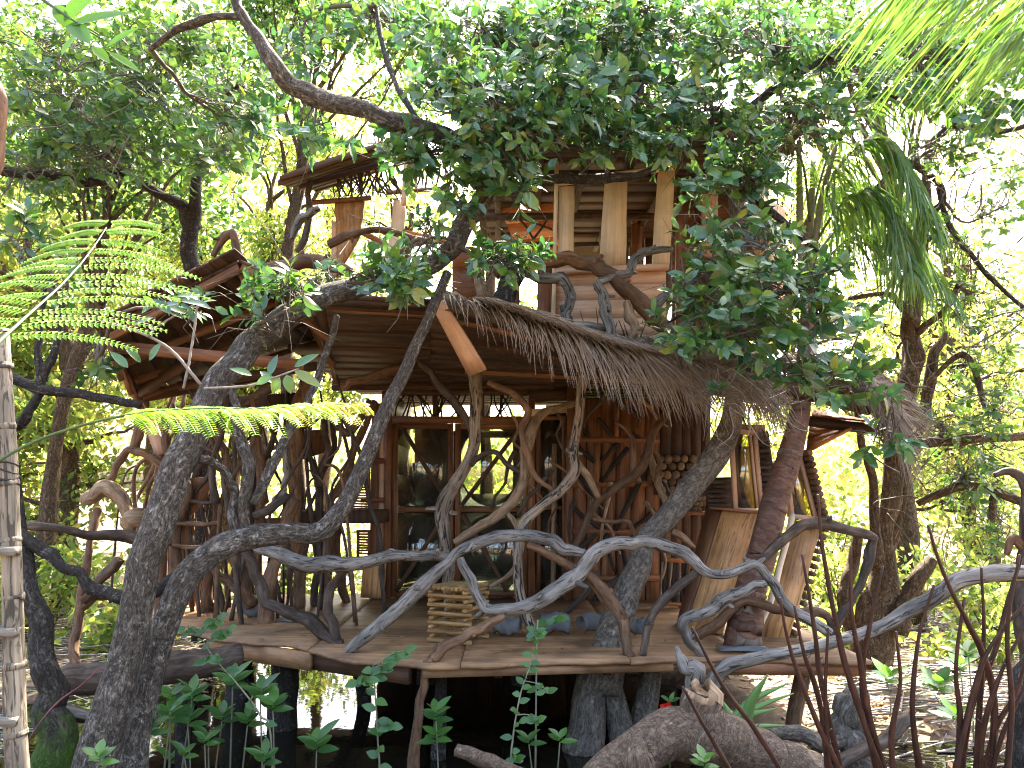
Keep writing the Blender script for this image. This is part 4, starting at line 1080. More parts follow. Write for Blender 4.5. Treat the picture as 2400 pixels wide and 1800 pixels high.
dw([(1780, 1322, 5.92, 32), (1828, 1272, 5.92, 34), (1880, 1232, 5.92, 36), (1945, 1232, 5.92, 34), (2020, 1252, 5.92, 30), (2052, 1262, 5.92, 22)], 'drift_dark', 'railing_branch', None, .085)
dw([(2050, 1256, 5.94, 20), (2036, 1310, 5.94, 30), (2014, 1380, 5.94, 28), (1975, 1440, 5.92, 30), (1945, 1490, 5.9, 28)], 'drift_dark', 'railing_branch', None, .085)
WS = .72
# twisted porch posts
dw([(1112, 872, 7.2, 46), (1114, 960, 7.2, 42), (1104, 1060, 7.2, 40), (1064, 1140, 7.2, 42), (1036, 1196, 7.2, 44), (1046, 1290, 7.2, 40), (1054, 1360, 7.2, 40), (1056, 1452, 7.2, 42)], 'post_streak', 'porch_post', None, .065)
dw([(1066, 1272, 7.0, 24), (1120, 1236, 6.98, 30), (1185, 1196, 6.95, 34), (1222, 1140, 6.95, 36), (1234, 1070, 6.95, 34), (1246, 1010, 7.0, 32), (1284, 966, 7.1, 28), (1344, 946, 7.3, 24)], 'drift_tan', 'porch_branch', None, .075)
dw([(1186, 1198, 6.95, 16), (1214, 1240, 6.9, 20), (1222, 1286, 6.9, 20), (1204, 1336, 6.9, 18), (1150, 1376, 6.95, 12)], 'drift_tan', 'porch_branch', None, .075)
dw([(1368, 880, 7.0, 34), (1356, 980, 6.9, 36), (1344, 1060, 6.85, 34), (1344, 1110, 6.8, 36), (1300, 1160, 6.75, 34), (1236, 1214, 6.7, 32), (1216, 1262, 6.65, 30), (1216, 1340, 6.6, 32), (1226, 1420, 6.55, 34), (1252, 1492, 6.5, 34)], 'post_streak', 'porch_post', None, .065)
dw([(1144, 896, 7.0, 18), (1200, 922, 6.95, 24), (1238, 962, 6.9, 26), (1224, 1012, 6.88, 24), (1236, 1064, 6.86, 24), (1252, 1112, 6.85, 18), (1300, 1152, 6.8, 16)], 'drift_brown', 'porch_branch', None, .075)
dw([(1568, 958, 7.4, 22), (1530, 1020, 7.3, 28), (1498, 1104, 7.25, 30), (1430, 1152, 7.2, 28), (1392, 1186, 7.15, 24), (1372, 1236, 7.1, 22), (1346, 1284, 7.1, 18)], 'drift_brown', 'porch_branch', None, .075)
dw([(1348, 1078, 6.9, 22), (1376, 1118, 6.9, 26), (1402, 1166, 6.95, 20)], 'drift_tan', 'porch_branch', None, .075)
dw([(1444, 990, 7.5, 14), (1480, 1020, 7.4, 18), (1484, 1100, 7.3, 18), (1500, 1130, 7.25, 16)], 'drift_brown', 'porch_branch', None, .075)
dw([(1390, 1218, 7.1, 12), (1440, 1222, 7.05, 16), (1472, 1222, 7.05, 14), (1486, 1256, 7.05, 10)], 'drift_brown', 'porch_branch', None, .075)
dw([(1524, 1066, 7.6, 20), (1540, 1130, 7.5, 26), (1560, 1180, 7.4, 16)], 'drift_tan', 'porch_branch', None, .075)
dw([(1104, 1090, 7.1, 18), (1128, 1068, 7.05, 20), (1160, 1060, 7.0, 18), (1190, 1090, 6.97, 16), (1226, 1110, 6.95, 14)], 'drift_dark', 'porch_branch', None, .075)
dw([(984, 850, 7.4, 20), (1012, 880, 7.3, 24), (1050, 924, 7.25, 26), (1078, 960, 7.22, 24), (1104, 1010, 7.2, 18)], 'drift_dark', 'porch_branch', None, .075)
dw([(1238, 1276, 6.4, 26), (1290, 1302, 6.35, 28), (1350, 1336, 6.3, 28), (1400, 1380, 6.3, 24), (1438, 1470, 6.3, 24)], 'drift_brown', 'porch_branch', None, .075)
dw([(1400, 1340, 7.0, 20), (1370, 1390, 7.0, 22), (1322, 1442, 7.0, 18)], 'drift_dark', 'porch_branch', None, .075)
dw([(1520, 1310, 7.6, 16), (1460, 1350, 7.5, 22), (1420, 1376, 7.4, 18)], 'drift_dark', 'porch_branch', None, .075)
dw([(1576, 1246, 6.4, 22), (1604, 1262, 6.4, 26), (1628, 1284, 6.4, 14)], 'drift_brown', 'porch_branch', None, .075)
WS = .95
# tangle at the open left end of the porch
for q, mt in (
    ([(726, 880, 7.9, 34), (700, 950, 7.9, 32), (690, 1040, 7.9, 30), (692, 1150, 7.9, 30), (694, 1240, 7.9, 30), (700, 1330, 7.9, 26), (706, 1404, 7.9, 26)], 'drift_brown'),
    ([(690, 1170, 7.5, 26), (668, 1250, 7.4, 30), (640, 1330, 7.3, 34), (626, 1462, 7.25, 36)], 'drift_brown'),
    ([(572, 1288, 6.6, 20), (600, 1347, 6.6, 24), (618, 1400, 6.55, 26), (659, 1424, 6.5, 30), (712, 1446, 6.45, 34), (750, 1476, 6.4, 30), (792, 1506, 6.35, 26)], 'drift_dark'),
    ([(790, 1502, 6.35, 22), (771, 1424, 6.4, 26), (779, 1366, 6.45, 26), (812, 1336, 6.4, 24), (850, 1326, 6.3, 18)], 'drift_dark'),
    ([(592, 1420, 7.4, 30), (570, 1366, 7.4, 28), (556, 1308, 7.4, 26), (566, 1260, 7.4, 22)], 'drift_brown'),
    ([(500, 1330, 7.6, 14), (540, 1368, 7.6, 18), (580, 1410, 7.55, 16)], 'drift_brown'),
    ([(760, 985, 8.1, 14), (764, 1060, 8.1, 18), (745, 1119, 8.1, 18), (749, 1179, 8.1, 16)], 'drift_dark'),
    ([(779, 985, 8.3, 11), (783, 1060, 8.3, 13), (760, 1104, 8.2, 12)], 'drift_dark'),
    ([(714, 1046, 8.0, 14), (735, 1096, 8.0, 18), (750, 1140, 8.05, 16)], 'drift_dark'),
    ([(786, 1003, 7.6, 16), (820, 1010, 7.6, 20), (853, 972, 7.6, 20), (866, 940, 7.7, 16)], 'drift_dark'),
    ([(880, 940, 8.3, 20), (830, 1060, 8.2, 24), (796, 1140, 8.1, 22), (770, 1190, 8.0, 18)], 'drift_brown'),
    ([(800, 905, 7.3, 18), (830, 900, 7.3, 22), (880, 880, 7.4, 22), (930, 862, 7.5, 18), (985, 840, 7.6, 14)], 'drift_brown'),
    ([(618, 960, 7.8, 20), (604, 1030, 7.8, 22), (612, 1110, 7.8, 20), (620, 1180, 7.8, 22)], 'drift_brown'),
    ([(652, 960, 8.2, 16), (636, 1040, 8.2, 16), (600, 1110, 8.2, 16), (590, 1200, 8.2, 18)], 'drift_dark'),
    ([(668, 1050, 7.6, 14), (672, 1100, 7.6, 18), (668, 1150, 7.6, 16), (640, 1174, 7.5, 14)], 'drift'),
    ([(596, 1210, 7.2, 24), (640, 1186, 7.2, 22), (676, 1160, 7.2, 16)], 'drift_dark'),
    ([(740, 1230, 8.4, 30), (746, 1300, 8.4, 22), (736, 1418, 8.3, 16)], 'drift_dark'),
    ([(700, 1340, 8.4, 30), (716, 1260, 8.4, 24), (730, 1200, 8.4, 20)], 'drift_brown'),
    ([(816, 1420, 8.6, 18), (800, 1370, 8.6, 22), (790, 1280, 8.6, 16), (792, 1230, 8.6, 14)], 'drift_brown'),
    ([(540, 930, 7.2, 18), (520, 1000, 7.3, 20), (500, 1090, 7.3, 18), (505, 1180, 7.3, 18)], 'drift_dark'),
    ([(470, 960, 7.5, 22), (500, 1010, 7.5, 20), (530, 1080, 7.5, 18), (548, 1170, 7.5, 20)], 'drift_brown'),
    ([(640, 900, 7.3, 26), (600, 930, 7.3, 22), (560, 960, 7.4, 20), (520, 960, 7.5, 16)], 'drift_dark'),
    ([(202, 1180, 7.4, 24), (222, 1156, 7.4, 32), (249, 1146, 7.4, 34), (281, 1172, 7.4, 34), (317, 1220, 7.4, 32)], 'drift_tan'),
    ([(249, 1140, 7.5, 18), (281, 1083, 7.5, 22), (309, 1055, 7.5, 22), (349, 1067, 7.5, 20), (392, 1106, 7.5, 16)], 'drift_brown'),
    ([(313, 1055, 7.55, 20), (325, 999, 7.55, 20), (345, 960, 7.6, 20), (340, 905, 7.6, 18)], 'drift_brown'),
    ([(232, 1190, 7.45, 22), (222, 1240, 7.4, 24), (200, 1320, 7.35, 22), (188, 1417, 7.3, 20), (174, 1497, 7.25, 18), (180, 1560, 7.2, 24)], 'drift_brown'),
    ([(186, 1424, 7.3, 24), (226, 1398, 7.35, 26), (280, 1392, 7.4, 24), (330, 1400, 7.5, 20)], 'drift_brown'),
    ([(278, 1310, 7.2, 30), (246, 1352, 7.2, 28), (196, 1408, 7.25, 26)], 'drift_brown'),
    ([(290, 1230, 7.3, 30), (318, 1214, 7.3, 34), (350, 1208, 7.35, 24)], 'drift_tan'),
    ([(390, 1010, 7.6, 20), (400, 1080, 7.6, 22), (440, 1140, 7.6, 24), (420, 1240, 7.6, 26), (400, 1380, 7.6, 26)], 'drift_brown'),
    ([(360, 960, 7.8, 24), (380, 1040, 7.8, 26), (372, 1120, 7.8, 24), (380, 1240, 7.8, 24), (372, 1400, 7.8, 24)], 'drift_brown'),
    ([(500, 1130, 7.9, 14), (506, 1200, 7.9, 16), (490, 1300, 7.9, 26), (486, 1410, 7.9, 28)], 'drift_brown'),
    ([(412, 1174, 7.6, 10), (470, 1178, 7.6, 11), (536, 1174, 7.6, 9)], 'drift_dark'),
    ([(408, 1226, 7.5, 10), (470, 1230, 7.5, 11), (520, 1228, 7.5, 9)], 'drift_brown'),
    ([(396, 1276, 7.5, 9), (440, 1282, 7.5, 10), (486, 1286, 7.5, 9)], 'drift_brown'),
    ([(44, 1232, 5.5, 16), (130, 1238, 5.6, 24), (230, 1254, 5.8, 28), (330, 1262, 6.0, 28), (400, 1270, 6.2, 20)], 'drift_dark'),
    ([(46, 1246, 5.2, 22), (100, 1292, 5.2, 30), (160, 1332, 5.2, 32), (230, 1378, 5.2, 32), (300, 1402, 5.2, 30), (370, 1384, 5.3, 28), (430, 1330, 5.4, 20)], 'bark_dark')):
    px_, py_, Y_, w_ = q[-1]
    pd = pix_y(DECK - .01, Y_)
    if px_ > 340 and 0 < pd - py_ < 260 and q[-1][1] - q[0][1] > 90 and py_ > 1160: q = q + [(px_ + RN.uniform(-8, 8), pd, Y_, w_)]
    dw(q, mt, 'porch_branch', None, .12)
panel('carved_board', ((436, 1122), (500, 1116), (486, 1160), (440, 1220)), 7.7, .05, M['plank_red'], None, .01, 6)
panel('carved_board', ((425, 1220), (462, 1214), (446, 1280), (414, 1290)), 7.7, .05, M['plank_red'], None, .01, 6)
panel('carved_board', ((330, 968), (356, 960), (388, 1060), (366, 1070)), 7.6, .05, M['plank_pink'], None, .006, 5)
panel('carved_board', ((690, 1010), (770, 1006), (762, 1060), (700, 1080)), 8.5, .05, M['plank_red'], None, .01, 6)
panel('carved_board', ((560, 930), (730, 918), (726, 960), (566, 975)), 8.3, .05, M['plank_dark'], None, .01, 6)
panel('carved_board', ((600, 1216), (690, 1210), (690, 1236), (604, 1240)), 8.3, .05, M['plank_red'], None, .01, 6)
WS = .9
# branches standing in front of the upper storey
dw([(1160, 640, 6.6, 36), (1190, 612, 6.6, 34), (1260, 614, 6.55, 36), (1340, 606, 6.5, 36), (1400, 626, 6.45, 38), (1450, 664, 6.4, 38), (1500, 706, 6.4, 40), (1540, 750, 6.45, 40), (1580, 780, 6.5, 34)], 'drift_brown', 'upper_branch')
dw([(1222, 640, 6.6, 24), (1270, 652, 6.55, 26), (1320, 660, 6.5, 26), (1338, 690, 6.5, 26), (1328, 730, 6.5, 26), (1332, 758, 6.5, 24), (1380, 764, 6.5, 22), (1424, 770, 6.5, 20)], 'drift', 'upper_branch')
dw([(1334, 748, 6.5, 22), (1326, 764, 6.5, 18), (1316, 776, 6.5, 10)], 'drift_dark', 'upper_branch')
dw([(1400, 660, 6.35, 24), (1412, 690, 6.35, 28), (1424, 730, 6.35, 30), (1430, 770, 6.35, 28), (1436, 810, 6.35, 30)], 'drift', 'upper_branch')
dw([(1402, 660, 6.36, 22), (1430, 652, 6.36, 22), (1476, 636, 6.38, 22), (1488, 604, 6.4, 24), (1520, 588, 6.42, 22), (1576, 584, 6.45, 16)], 'drift', 'upper_branch')
dw([(1470, 706, 6.4, 18), (1474, 740, 6.38, 24), (1488, 772, 6.36, 22), (1476, 806, 6.36, 18)], 'drift_tan', 'upper_branch')
dw([(1540, 716, 6.4, 22), (1564, 692, 6.4, 26), (1600, 706, 6.4, 20), (1640, 724, 6.4, 12)], 'drift', 'upper_branch')
dw([(1122, 600, 6.5, 24), (1126, 660, 6.5, 26), (1136, 720, 6.5, 28), (1130, 742, 6.5, 30)], 'drift_tan', 'upper_branch')
dw([(1232, 600, 6.6, 40), (1208, 650, 6.6, 44), (1176, 700, 6.6, 46), (1154, 744, 6.6, 46)], 'bark_dark', 'upper_branch')
dw([(770, 574, 7.2, 22), (820, 552, 7.2, 24), (870, 536, 7.2, 22), (930, 548, 7.2, 22), (1000, 566, 7.2, 18)], 'drift_brown', 'upper_branch')
dw([(680, 560, 7.0, 16), (700, 520, 7.0, 24), (730, 500, 7.0, 22), (748, 488, 7.0, 14)], 'drift', 'upper_branch')
dw([(600, 640, 6.8, 34), (690, 618, 6.8, 38), (760, 622, 6.8, 36), (820, 640, 6.7, 28)], 'drift_brown', 'upper_branch')
dw([(500, 600, 6.9, 16), (520, 560, 6.9, 20), (548, 548, 6.9, 18), (560, 600, 6.9, 20), (590, 640, 6.9, 18)], 'drift_brown', 'upper_branch')
dw([(860, 660, 7.0, 20), (876, 620, 7.0, 22), (930, 600, 7.1, 18), (980, 560, 7.2, 12)], 'drift_brown', 'upper_branch')
dw([(728, 416, 7.6, 18), (722, 460, 7.6, 16), (724, 520, 7.6, 16), (700, 590, 7.5, 20)], 'drift_dark', 'upper_branch')
for k in range(9):
    x = 1370 + k * 17
    trace('spike_twig', [(x, 812, 6.6, 7), (x + RN.uniform(-10, 10), 790, 6.6, 5), (x + RN.uniform(-22, 16), 770 - RN.uniform(0, 50), 6.6, 2)], M['stem_red'], H, 5, 3)

# ------------------------------------------------------------------ leafy sprays
class Spray:
    """collects leaves and twigs of one crown"""
    def __init__(self):
        self.p, self.a, self.u, self.L, self.W, self.tw = [], [], [], [], [], []
    def sprig(self, base, d, L, nl, size, rng=NR, wr=.47, rise=.35):
        n = len(base); d = nrm(d)
        s1 = nrm(np.cross(d, np.array((.3, .2, 1.)) + rng.normal(0, .05, (n, 3)))); s2 = np.cross(d, s1)
        bend = rng.normal(0, .12, (n, 3)) + np.array((0, 0, .1))
        prev = base; flat = rng.random(n) < .55
        for k in range(nl):
            t = (k + 1) / nl
            c = base + d * (L * t)[:, None] + bend * (L * t * t)[:, None]
            if k % 3 == 2 or k == nl - 1:
                self.tw.append((prev, c, .0045 * (1.25 - t), .0045 * (1.15 - t))); prev = c
            th = np.where(flat, k * math.pi + rng.uniform(-.45, .45, n), k * 2.4 + rng.uniform(-.5, .5, n))
            rad = np.cos(th)[:, None] * s1 + np.sin(th)[:, None] * s2
            ax = nrm(d * (.35 + .5 * t) + rad * (1.05 - .35 * t) + rng.normal(0, .22, (n, 3)) + np.array((0, 0, -.12)))
            up = nrm(d * .8 + np.array((0, 0, rise)) + rng.normal(0, .35, (n, 3)) - rad * .1)
            self.p.append(c); self.a.append(ax); self.u.append(up)
            l = size * rng.uniform(.6, 1.2, n) * (1.0 if k < nl - 2 else .8)
            self.L.append(l); self.W.append(l * wr * rng.uniform(.8, 1.15, n))
    def clump(self, px, py, rx, ry, Y, dY, n, size=.15, nl=8, anchors=None, down=0., rng=NR, twigs=10):
        n = int(n * 1.3) if size > .12 else n
        size = size * (rng.uniform(.72, 1.04) if size > .12 else .95)
        r = np.sqrt(rng.random(n)); th = rng.random(n) * 6.283
        rx, ry = max(rx - 8, 14), max(ry - 8, 10)
        qx = px + rx * r * np.cos(th); qy = py + ry * r * np.sin(th); qY = Y + rng.uniform(-dY, dY, n)
        base = np.array([P(a, b, c) for a, b, c in zip(qx, qy, qY)])
        c0 = P(px, py, Y)
        d = nrm(base - c0 + rng.normal(0, .25, (n, 3))) * .9 + rng.normal(0, .35, (n, 3)) + np.array((0, -.25, .15 - down))
        self.sprig(base, d, rng.uniform(.10, .26, n) * (size / .15), nl, size, rng)
        if anchors is not None:
            a = anchors[np.argmin(np.linalg.norm(anchors - c0, axis=1))]
            m = (a + c0) / 2 + rng.normal(0, .12, 3)
            self.bz = getattr(self, 'bz', [])
            self.bz.append(tube([a, m, c0], [.020, .014, .008], 5, 5, .1, .01))
            br = spline(np.array([a, m, c0]), 10)
        else:
            br = np.array([c0])
        # crooked side twigs to each sprig
        s = br[rng.integers(len(br) // 2, len(br), n)] if len(br) > 1 else np.repeat(br, n, 0)
        m1 = s * .6 + base * .4 + rng.normal(0, .06, (n, 3)); m2 = s * .25 + base * .75 + rng.normal(0, .05, (n, 3))
        self.tw += [(s, m1, .006, .005), (m1, m2, .005, .004), (m2, base, .004, .0035)]
        k = twigs
        if k:
            s = base[rng.integers(0, n, k)]; e = s + rng.normal(0, .22, (k, 3)); mm = (s + e) / 2 + rng.normal(0, .05, (k, 3))
            self.tw += [(s, mm, .004, .003), (mm, e, .003, .0012)]
    def build(self, parent, lm, tm, near=0, name='crown', size_rank=None, tpl=LT8):
        p, a, u, L, W = [np.concatenate(x) for x in (self.p, self.a, self.u, self.L, self.W)]
        mask = np.zeros(len(p), bool)
        if near:
            rel = p - CAM
            fx = rel[:, 1] * cP + rel[:, 2] * sP
            sx = 1200 + F * rel[:, 0] / fx; sy = 900 - F * (-rel[:, 1] * sP + rel[:, 2] * cP) / fx
            vis = (sx > 10) & (sx < 2390) & (sy > 10) & (sy < 1790)
            score = np.where(vis, L / fx, 0)
            mask[np.argsort(-score)[:near]] = True
        o = leaves(name, p[~mask], a[~mask], u[~mask], L[~mask], W[~mask], lm, parent, tpl)
        if mask.any():
            T, tri = LT8
            me = bpy.data.meshes.new('leaf')
            me.from_pydata([tuple(v) for v in T], [], [tuple(int(i) for i in t) for t in tri])
            me.materials.append(lm)
            ax = nrm(a[mask]); sd_ = nrm(np.cross(ax, u[mask])); up = np.cross(sd_, ax)
            for q, s, x, z, l, w in zip(p[mask], sd_, ax, up, L[mask], W[mask]):
                ob = bpy.data.objects.new('leaf', me)
                COL.objects.link(ob); ob.parent = o
                ob.matrix_basis = Matrix(((s[0] * w, x[0] * l, z[0] * l, q[0]), (s[1] * w, x[1] * l, z[1] * l, q[1]), (s[2] * w, x[2] * l, z[2] * l, q[2]), (0, 0, 0, 1)))
        A = np.concatenate([t[0] for t in self.tw]); B = np.concatenate([t[1] for t in self.tw])
        ra = np.concatenate([np.full(len(t[0]), t[2]) for t in self.tw]); rb = np.concatenate([np.full(len(t[0]), t[3]) for t in self.tw])
        parts = [sticks(A, B, ra, rb)] + getattr(self, 'bz', [])
        V, f, wc = merge(parts)
        mesh_np('twigs', V, f, tm, parent, True, wc)['kind'] = 'stuff'
        return o
def anchors_of(*qs):
    return np.vstack([spline(np.array([P(a, b, c) for a, b, c, *_ in q]), 8) for q in qs])

WS = .66
# ------------------------------------------------------------------ the big leaning tree in front
t1 = [(200, 1930, 4.4, 150), (230, 1780, 4.45, 134), (284, 1560, 4.5, 118), (326, 1380, 4.55, 110), (370, 1230, 4.6, 108), (432, 1070, 4.7, 104), (492, 930, 4.8, 98), (570, 830, 4.95, 100), (650, 760, 5.1, 92), (740, 706, 5.2, 86), (840, 672, 5.3, 80), (930, 648, 5.35, 74), (1010, 622, 5.4, 74), (1056, 580, 5.42, 80), (1086, 524, 5.44, 82), (1130, 470, 5.45, 76), (1150, 410, 5.4, 70), (1146, 366, 5.35, 72)]
T1 = thing('leaning_tree', P(236, 1800, 4.45) * [1, 1, 0] + [0, 0, .35], 'big leaning tree with grey fissured bark and long limbs reaching over the roofs', 'tree')
trace('trunk', t1, M['bark'], T1, 16, 8, .05)
t2 = [(300, 1920, 4.55, 120), (322, 1720, 4.7, 96), (378, 1500, 4.75, 86), (430, 1370, 4.8, 84), (500, 1296, 4.9, 88), (580, 1262, 5.0, 88), (670, 1248, 5.05, 78), (750, 1244, 5.1, 76), (800, 1196, 5.15, 66), (850, 1090, 5.2, 54), (910, 950, 5.25, 48), (970, 820, 5.3, 44), (1018, 716, 5.35, 42), (1050, 640, 5.42, 40)]
trace('trunk', t2, M['bark'], T1, 14, 8, .06)
l1 = [(1140, 372, 5.35, 66), (1060, 326, 5.25, 70), (960, 296, 5.15, 76), (915, 282, 5.1, 84), (870, 262, 5.05, 68), (780, 238, 5.0, 64), (690, 206, 4.95, 58), (640, 158, 4.9, 54), (606, 90, 4.9, 46), (572, 44, 4.9, 42), (548, -20, 4.9, 46), (530, -120, 4.9, 40)]
trace('limb', l1, M['bark'], T1, 12, 8, .09)
l1b = [(570, 40, 4.9, 36), (520, 40, 4.95, 30), (450, 54, 5.0, 32), (400, 80, 5.05, 30), (352, 114, 5.1, 22)]
trace('limb', l1b, M['bark'], T1, 9, 7, .09)
l2 = [(1110, 430, 5.5, 50), (1220, 424, 5.6, 40), (1320, 418, 5.6, 36), (1420, 418, 5.6, 34), (1500, 408, 5.6, 28), (1560, 380, 5.7, 20)]
trace('limb', l2, M['bark_dark'], T1, 9, 7, .09)
l3 = [(1140, 372, 5.35, 50), (1240, 330, 5.6, 44), (1380, 300, 5.8, 40), (1520, 336, 5.8, 48), (1640, 330, 5.9, 44), (1740, 260, 6.0, 36), (1860, 180, 6.1, 28), (1990, 110, 6.2, 22), (2120, 90, 6.3, 16)]
trace('limb', l3, M['bark_dark'], T1, 9, 7, .09)
l4 = [(1200, 340, 5.5, 30), (1216, 240, 5.6, 26), (1250, 160, 5.7, 22), (1310, 60, 5.8, 18), (1380, -60, 5.9, 14)]
trace('limb', l4, M['bark_dark'], T1, 8, 7, .09)
l5 = [(1010, 318, 5.2, 24), (940, 220, 5.4, 22), (900, 120, 5.7, 20), (880, 0, 6, 16)]
trace('limb', l5, M['bark_dark'], T1, 8, 7, .09)
for q in ([(572, 1258, 5.0, 46), (570, 1190, 5.0, 42), (584, 1104, 5.0, 40), (566, 1034, 5.05, 36), (556, 970, 5.1, 32), (540, 900, 5.2, 24)],
          [(560, 1262, 5.0, 40), (548, 1200, 5.0, 40), (552, 1160, 5.0, 36), (530, 1112, 4.95, 34), (500, 1086, 4.9, 32), (468, 1076, 4.8, 34)],
          [(592, 1180, 5.0, 30), (626, 1119, 5.05, 34), (659, 1050, 5.1, 32), (694, 985, 5.15, 30), (740, 900, 5.2, 28), (772, 810, 5.25, 26), (790, 740, 5.25, 24)],
          [(840, 1110, 5.2, 14), (820, 1160, 5.25, 20), (792, 1210, 5.2, 26)]):
    trace('limb', q, M['bark'], T1, 10, 7, .08)
anc = anchors_of(l1, l1b, l2, l3, l4, l5, t1[-9:])
sp = Spray()
for c in ((880, 40, 130, 70, 6.4, .5, 34), (1130, 70, 150, 80, 6.0, .6, 56), (1080, 200, 120, 80, 5.1, .4, 46), (1350, 90, 170, 90, 6.0, .6, 74), (1290, 230, 150, 80, 5.4, .4, 56), (1550, 80, 160, 90, 6.0, .6, 74), (1480, 230, 140, 60, 5.7, .4, 40),
          (1760, 90, 160, 100, 6.0, .6, 76), (1680, 250, 120, 70, 5.9, .5, 44), (1950, 130, 140, 110, 6.3, .6, 66), (1880, 290, 120, 70, 6.2, .5, 44), (2150, 130, 150, 120, 6.6, .6, 64), (2310, 200, 120, 120, 6.8, .5, 50), (2330, 60, 100, 70, 6.8, .5, 30),
          (1000, 366, 100, 36, 5.1, .2, 26), (1150, 400, 100, 40, 5.2, .3, 26), (1260, 320, 120, 40, 5.2, .3, 28), (1080, 470, 60, 30, 5.2, .2, 8), (1230, 450, 60, 24, 5.3, .2, 7), (1420, 330, 90, 36, 5.5, .3, 24), 
          (1560, 340, 80, 40, 5.6, .3, 24), (1760, 400, 70, 40, 5.9, .3, 20), (1150, 260, 60, 50, 4.8, .2, 12), (740, 320, 70, 30, 5.6, .4, 8), (700, 110, 90, 70, 6.2, .5, 18), (560, 300, 80, 60, 6.2, .4, 18)):
    sp.clump(*c, anchors=anc, size=.145)
for c in ((1180, 612, 85, 32, 5.2, .2, 18), (930, 655, 75, 42, 4.9, .2, 22), (1000, 560, 40, 60, 5.2, .2, 8), (660, 670, 70, 40, 4.9, .2, 11), (600, 760, 40, 30, 4.8, .2, 4), (760, 640, 60, 30, 6, .3, 6)):
    sp.clump(*c, anchors=anc, size=.125, twigs=14)
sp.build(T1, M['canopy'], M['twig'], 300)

# tree rising through the deck under the thatch
T4 = thing('deck_tree', P(1420, 1510, 6.25), 'smooth grey trunk growing up through the deck under the shaggy thatch', 'tree')
t4 = [(1410, 1620, 6.2, 120), (1428, 1506, 6.25, 108), (1456, 1420, 6.3, 92), (1496, 1320, 6.4, 84), (1536, 1240, 6.5, 80), (1610, 1150, 6.6, 84), (1680, 1070, 6.7, 84), (1716, 990, 6.75, 72), (1726, 900, 6.6, 60), (1730, 800, 6.2, 52), (1742, 700, 6.1, 46), (1730, 560, 6.2, 44), (1714, 440, 6.3, 44), (1700, 380, 6.2, 36)]
trace('trunk', t4, M['bark_smooth'], T4, 14, 8, .06)
b1 = [(1690, 400, 6.2, 34), (1740, 440, 6.0, 32), (1800, 490, 5.9, 28), (1860, 540, 5.8, 22), (1930, 600, 5.7, 16)]
b2 = [(1735, 820, 6.1, 30), (1790, 720, 5.8, 24), (1850, 680, 5.7, 20), (1960, 690, 5.6, 14)]
b3 = [(1730, 860, 6.2, 26), (1820, 880, 5.9, 22), (1900, 900, 5.7, 18), (1990, 920, 5.6, 12)]
b4 = [(1728, 640, 6.1, 26), (1680, 660, 5.8, 20), (1620, 720, 5.7, 16), (1560, 760, 5.6, 10)]
for q in (b1, b2, b3, b4): trace('limb', q, M['bark_dark'], T4, 8, 7, .09)
anc = anchors_of(b1, b2, b3, b4)
sp = Spray()
for c in ((1690, 440, 60, 50, 5.9, .3, 16), (1740, 560, 95, 45, 5.5, .3, 24), (1670, 590, 50, 40, 5.6, .3, 9), (1800, 680, 115, 50, 5.4, .3, 34), (1650, 690, 70, 45, 5.5, .3, 20), (1740, 780, 120, 40, 5.4, .3, 30), (1900, 650, 75, 45, 5.6, .3, 18), (1960, 760, 85, 45, 5.5, .3, 22),
          (1980, 890, 70, 45, 5.4, .2, 16), (1870, 860, 60, 35, 5.4, .2, 10), (1590, 780, 50, 25, 5.5, .2, 6), (1620, 640, 40, 30, 5.5, .2, 4), (2070, 1040, 50, 30, 5.4, .2, 6), (1690, 930, 30, 20, 5.4, .1, 2)):
    c = (c[0], c[1], c[2] * 1.22, c[3] * 1.22, c[4], c[5] * 1.5, int(c[6] * .72))
    sp.clump(*c, anchors=anc, size=.15, twigs=22)
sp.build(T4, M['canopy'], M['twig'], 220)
bt = []
for k in range(46):       # bare grey twigs hanging in front of the eave
    a = P(RN.uniform(1640, 1900), RN.uniform(830, 960), RN.uniform(5.5, 6.0)); e = a + np.array((RN.uniform(-.25, .35), RN.uniform(-.1, .1), RN.uniform(-.35, .02)))
    bt.append(tube([a, (a + e) / 2 + NR.normal(0, .05, 3), e], [.006, .004, .002], 4, 4, .1))
V, f, wc = merge(bt)
mesh_np('bare_twigs', V, f, M['twig_pale'], T4, True, wc)['kind'] = 'stuff'

WS = .9
# tree behind the left roof with the long dark side limb
T5 = thing('side_limb_tree', P(470, 1400, 7.9) * [1, 1, 0], 'dark tree behind the plank gable with a long crooked side limb', 'tree')
t5 = [(480, 1500, 9.6, 60), (476, 900, 9.3, 52), (462, 700, 9.0, 48), (450, 560, 8.8, 44), (456, 470, 8.6, 34), (464, 390, 8.5, 24), (468, 330, 8.4, 16)]
l = [(452, 540, 8.8, 44), (424, 486, 8.6, 38), (360, 446, 8.4, 34), (290, 404, 8.2, 36), (250, 418, 8.1, 34), (200, 428, 8.0, 30), (110, 412, 7.9, 28), (20, 404, 7.8, 26), (-80, 380, 7.7, 26)]
ls = [(266, 408, 8.15, 26), (254, 384, 8.1, 22), (256, 350, 8.1, 18), (300, 250, 8.2, 12), (330, 120, 8.2, 9)]
for nm, q in (('trunk', t5), ('limb', l), ('limb', ls)): trace(nm, q, M['bark_dark'], T5, 10, 7, .09)
anc = anchors_of(t5[3:], l, ls)
sp = Spray()
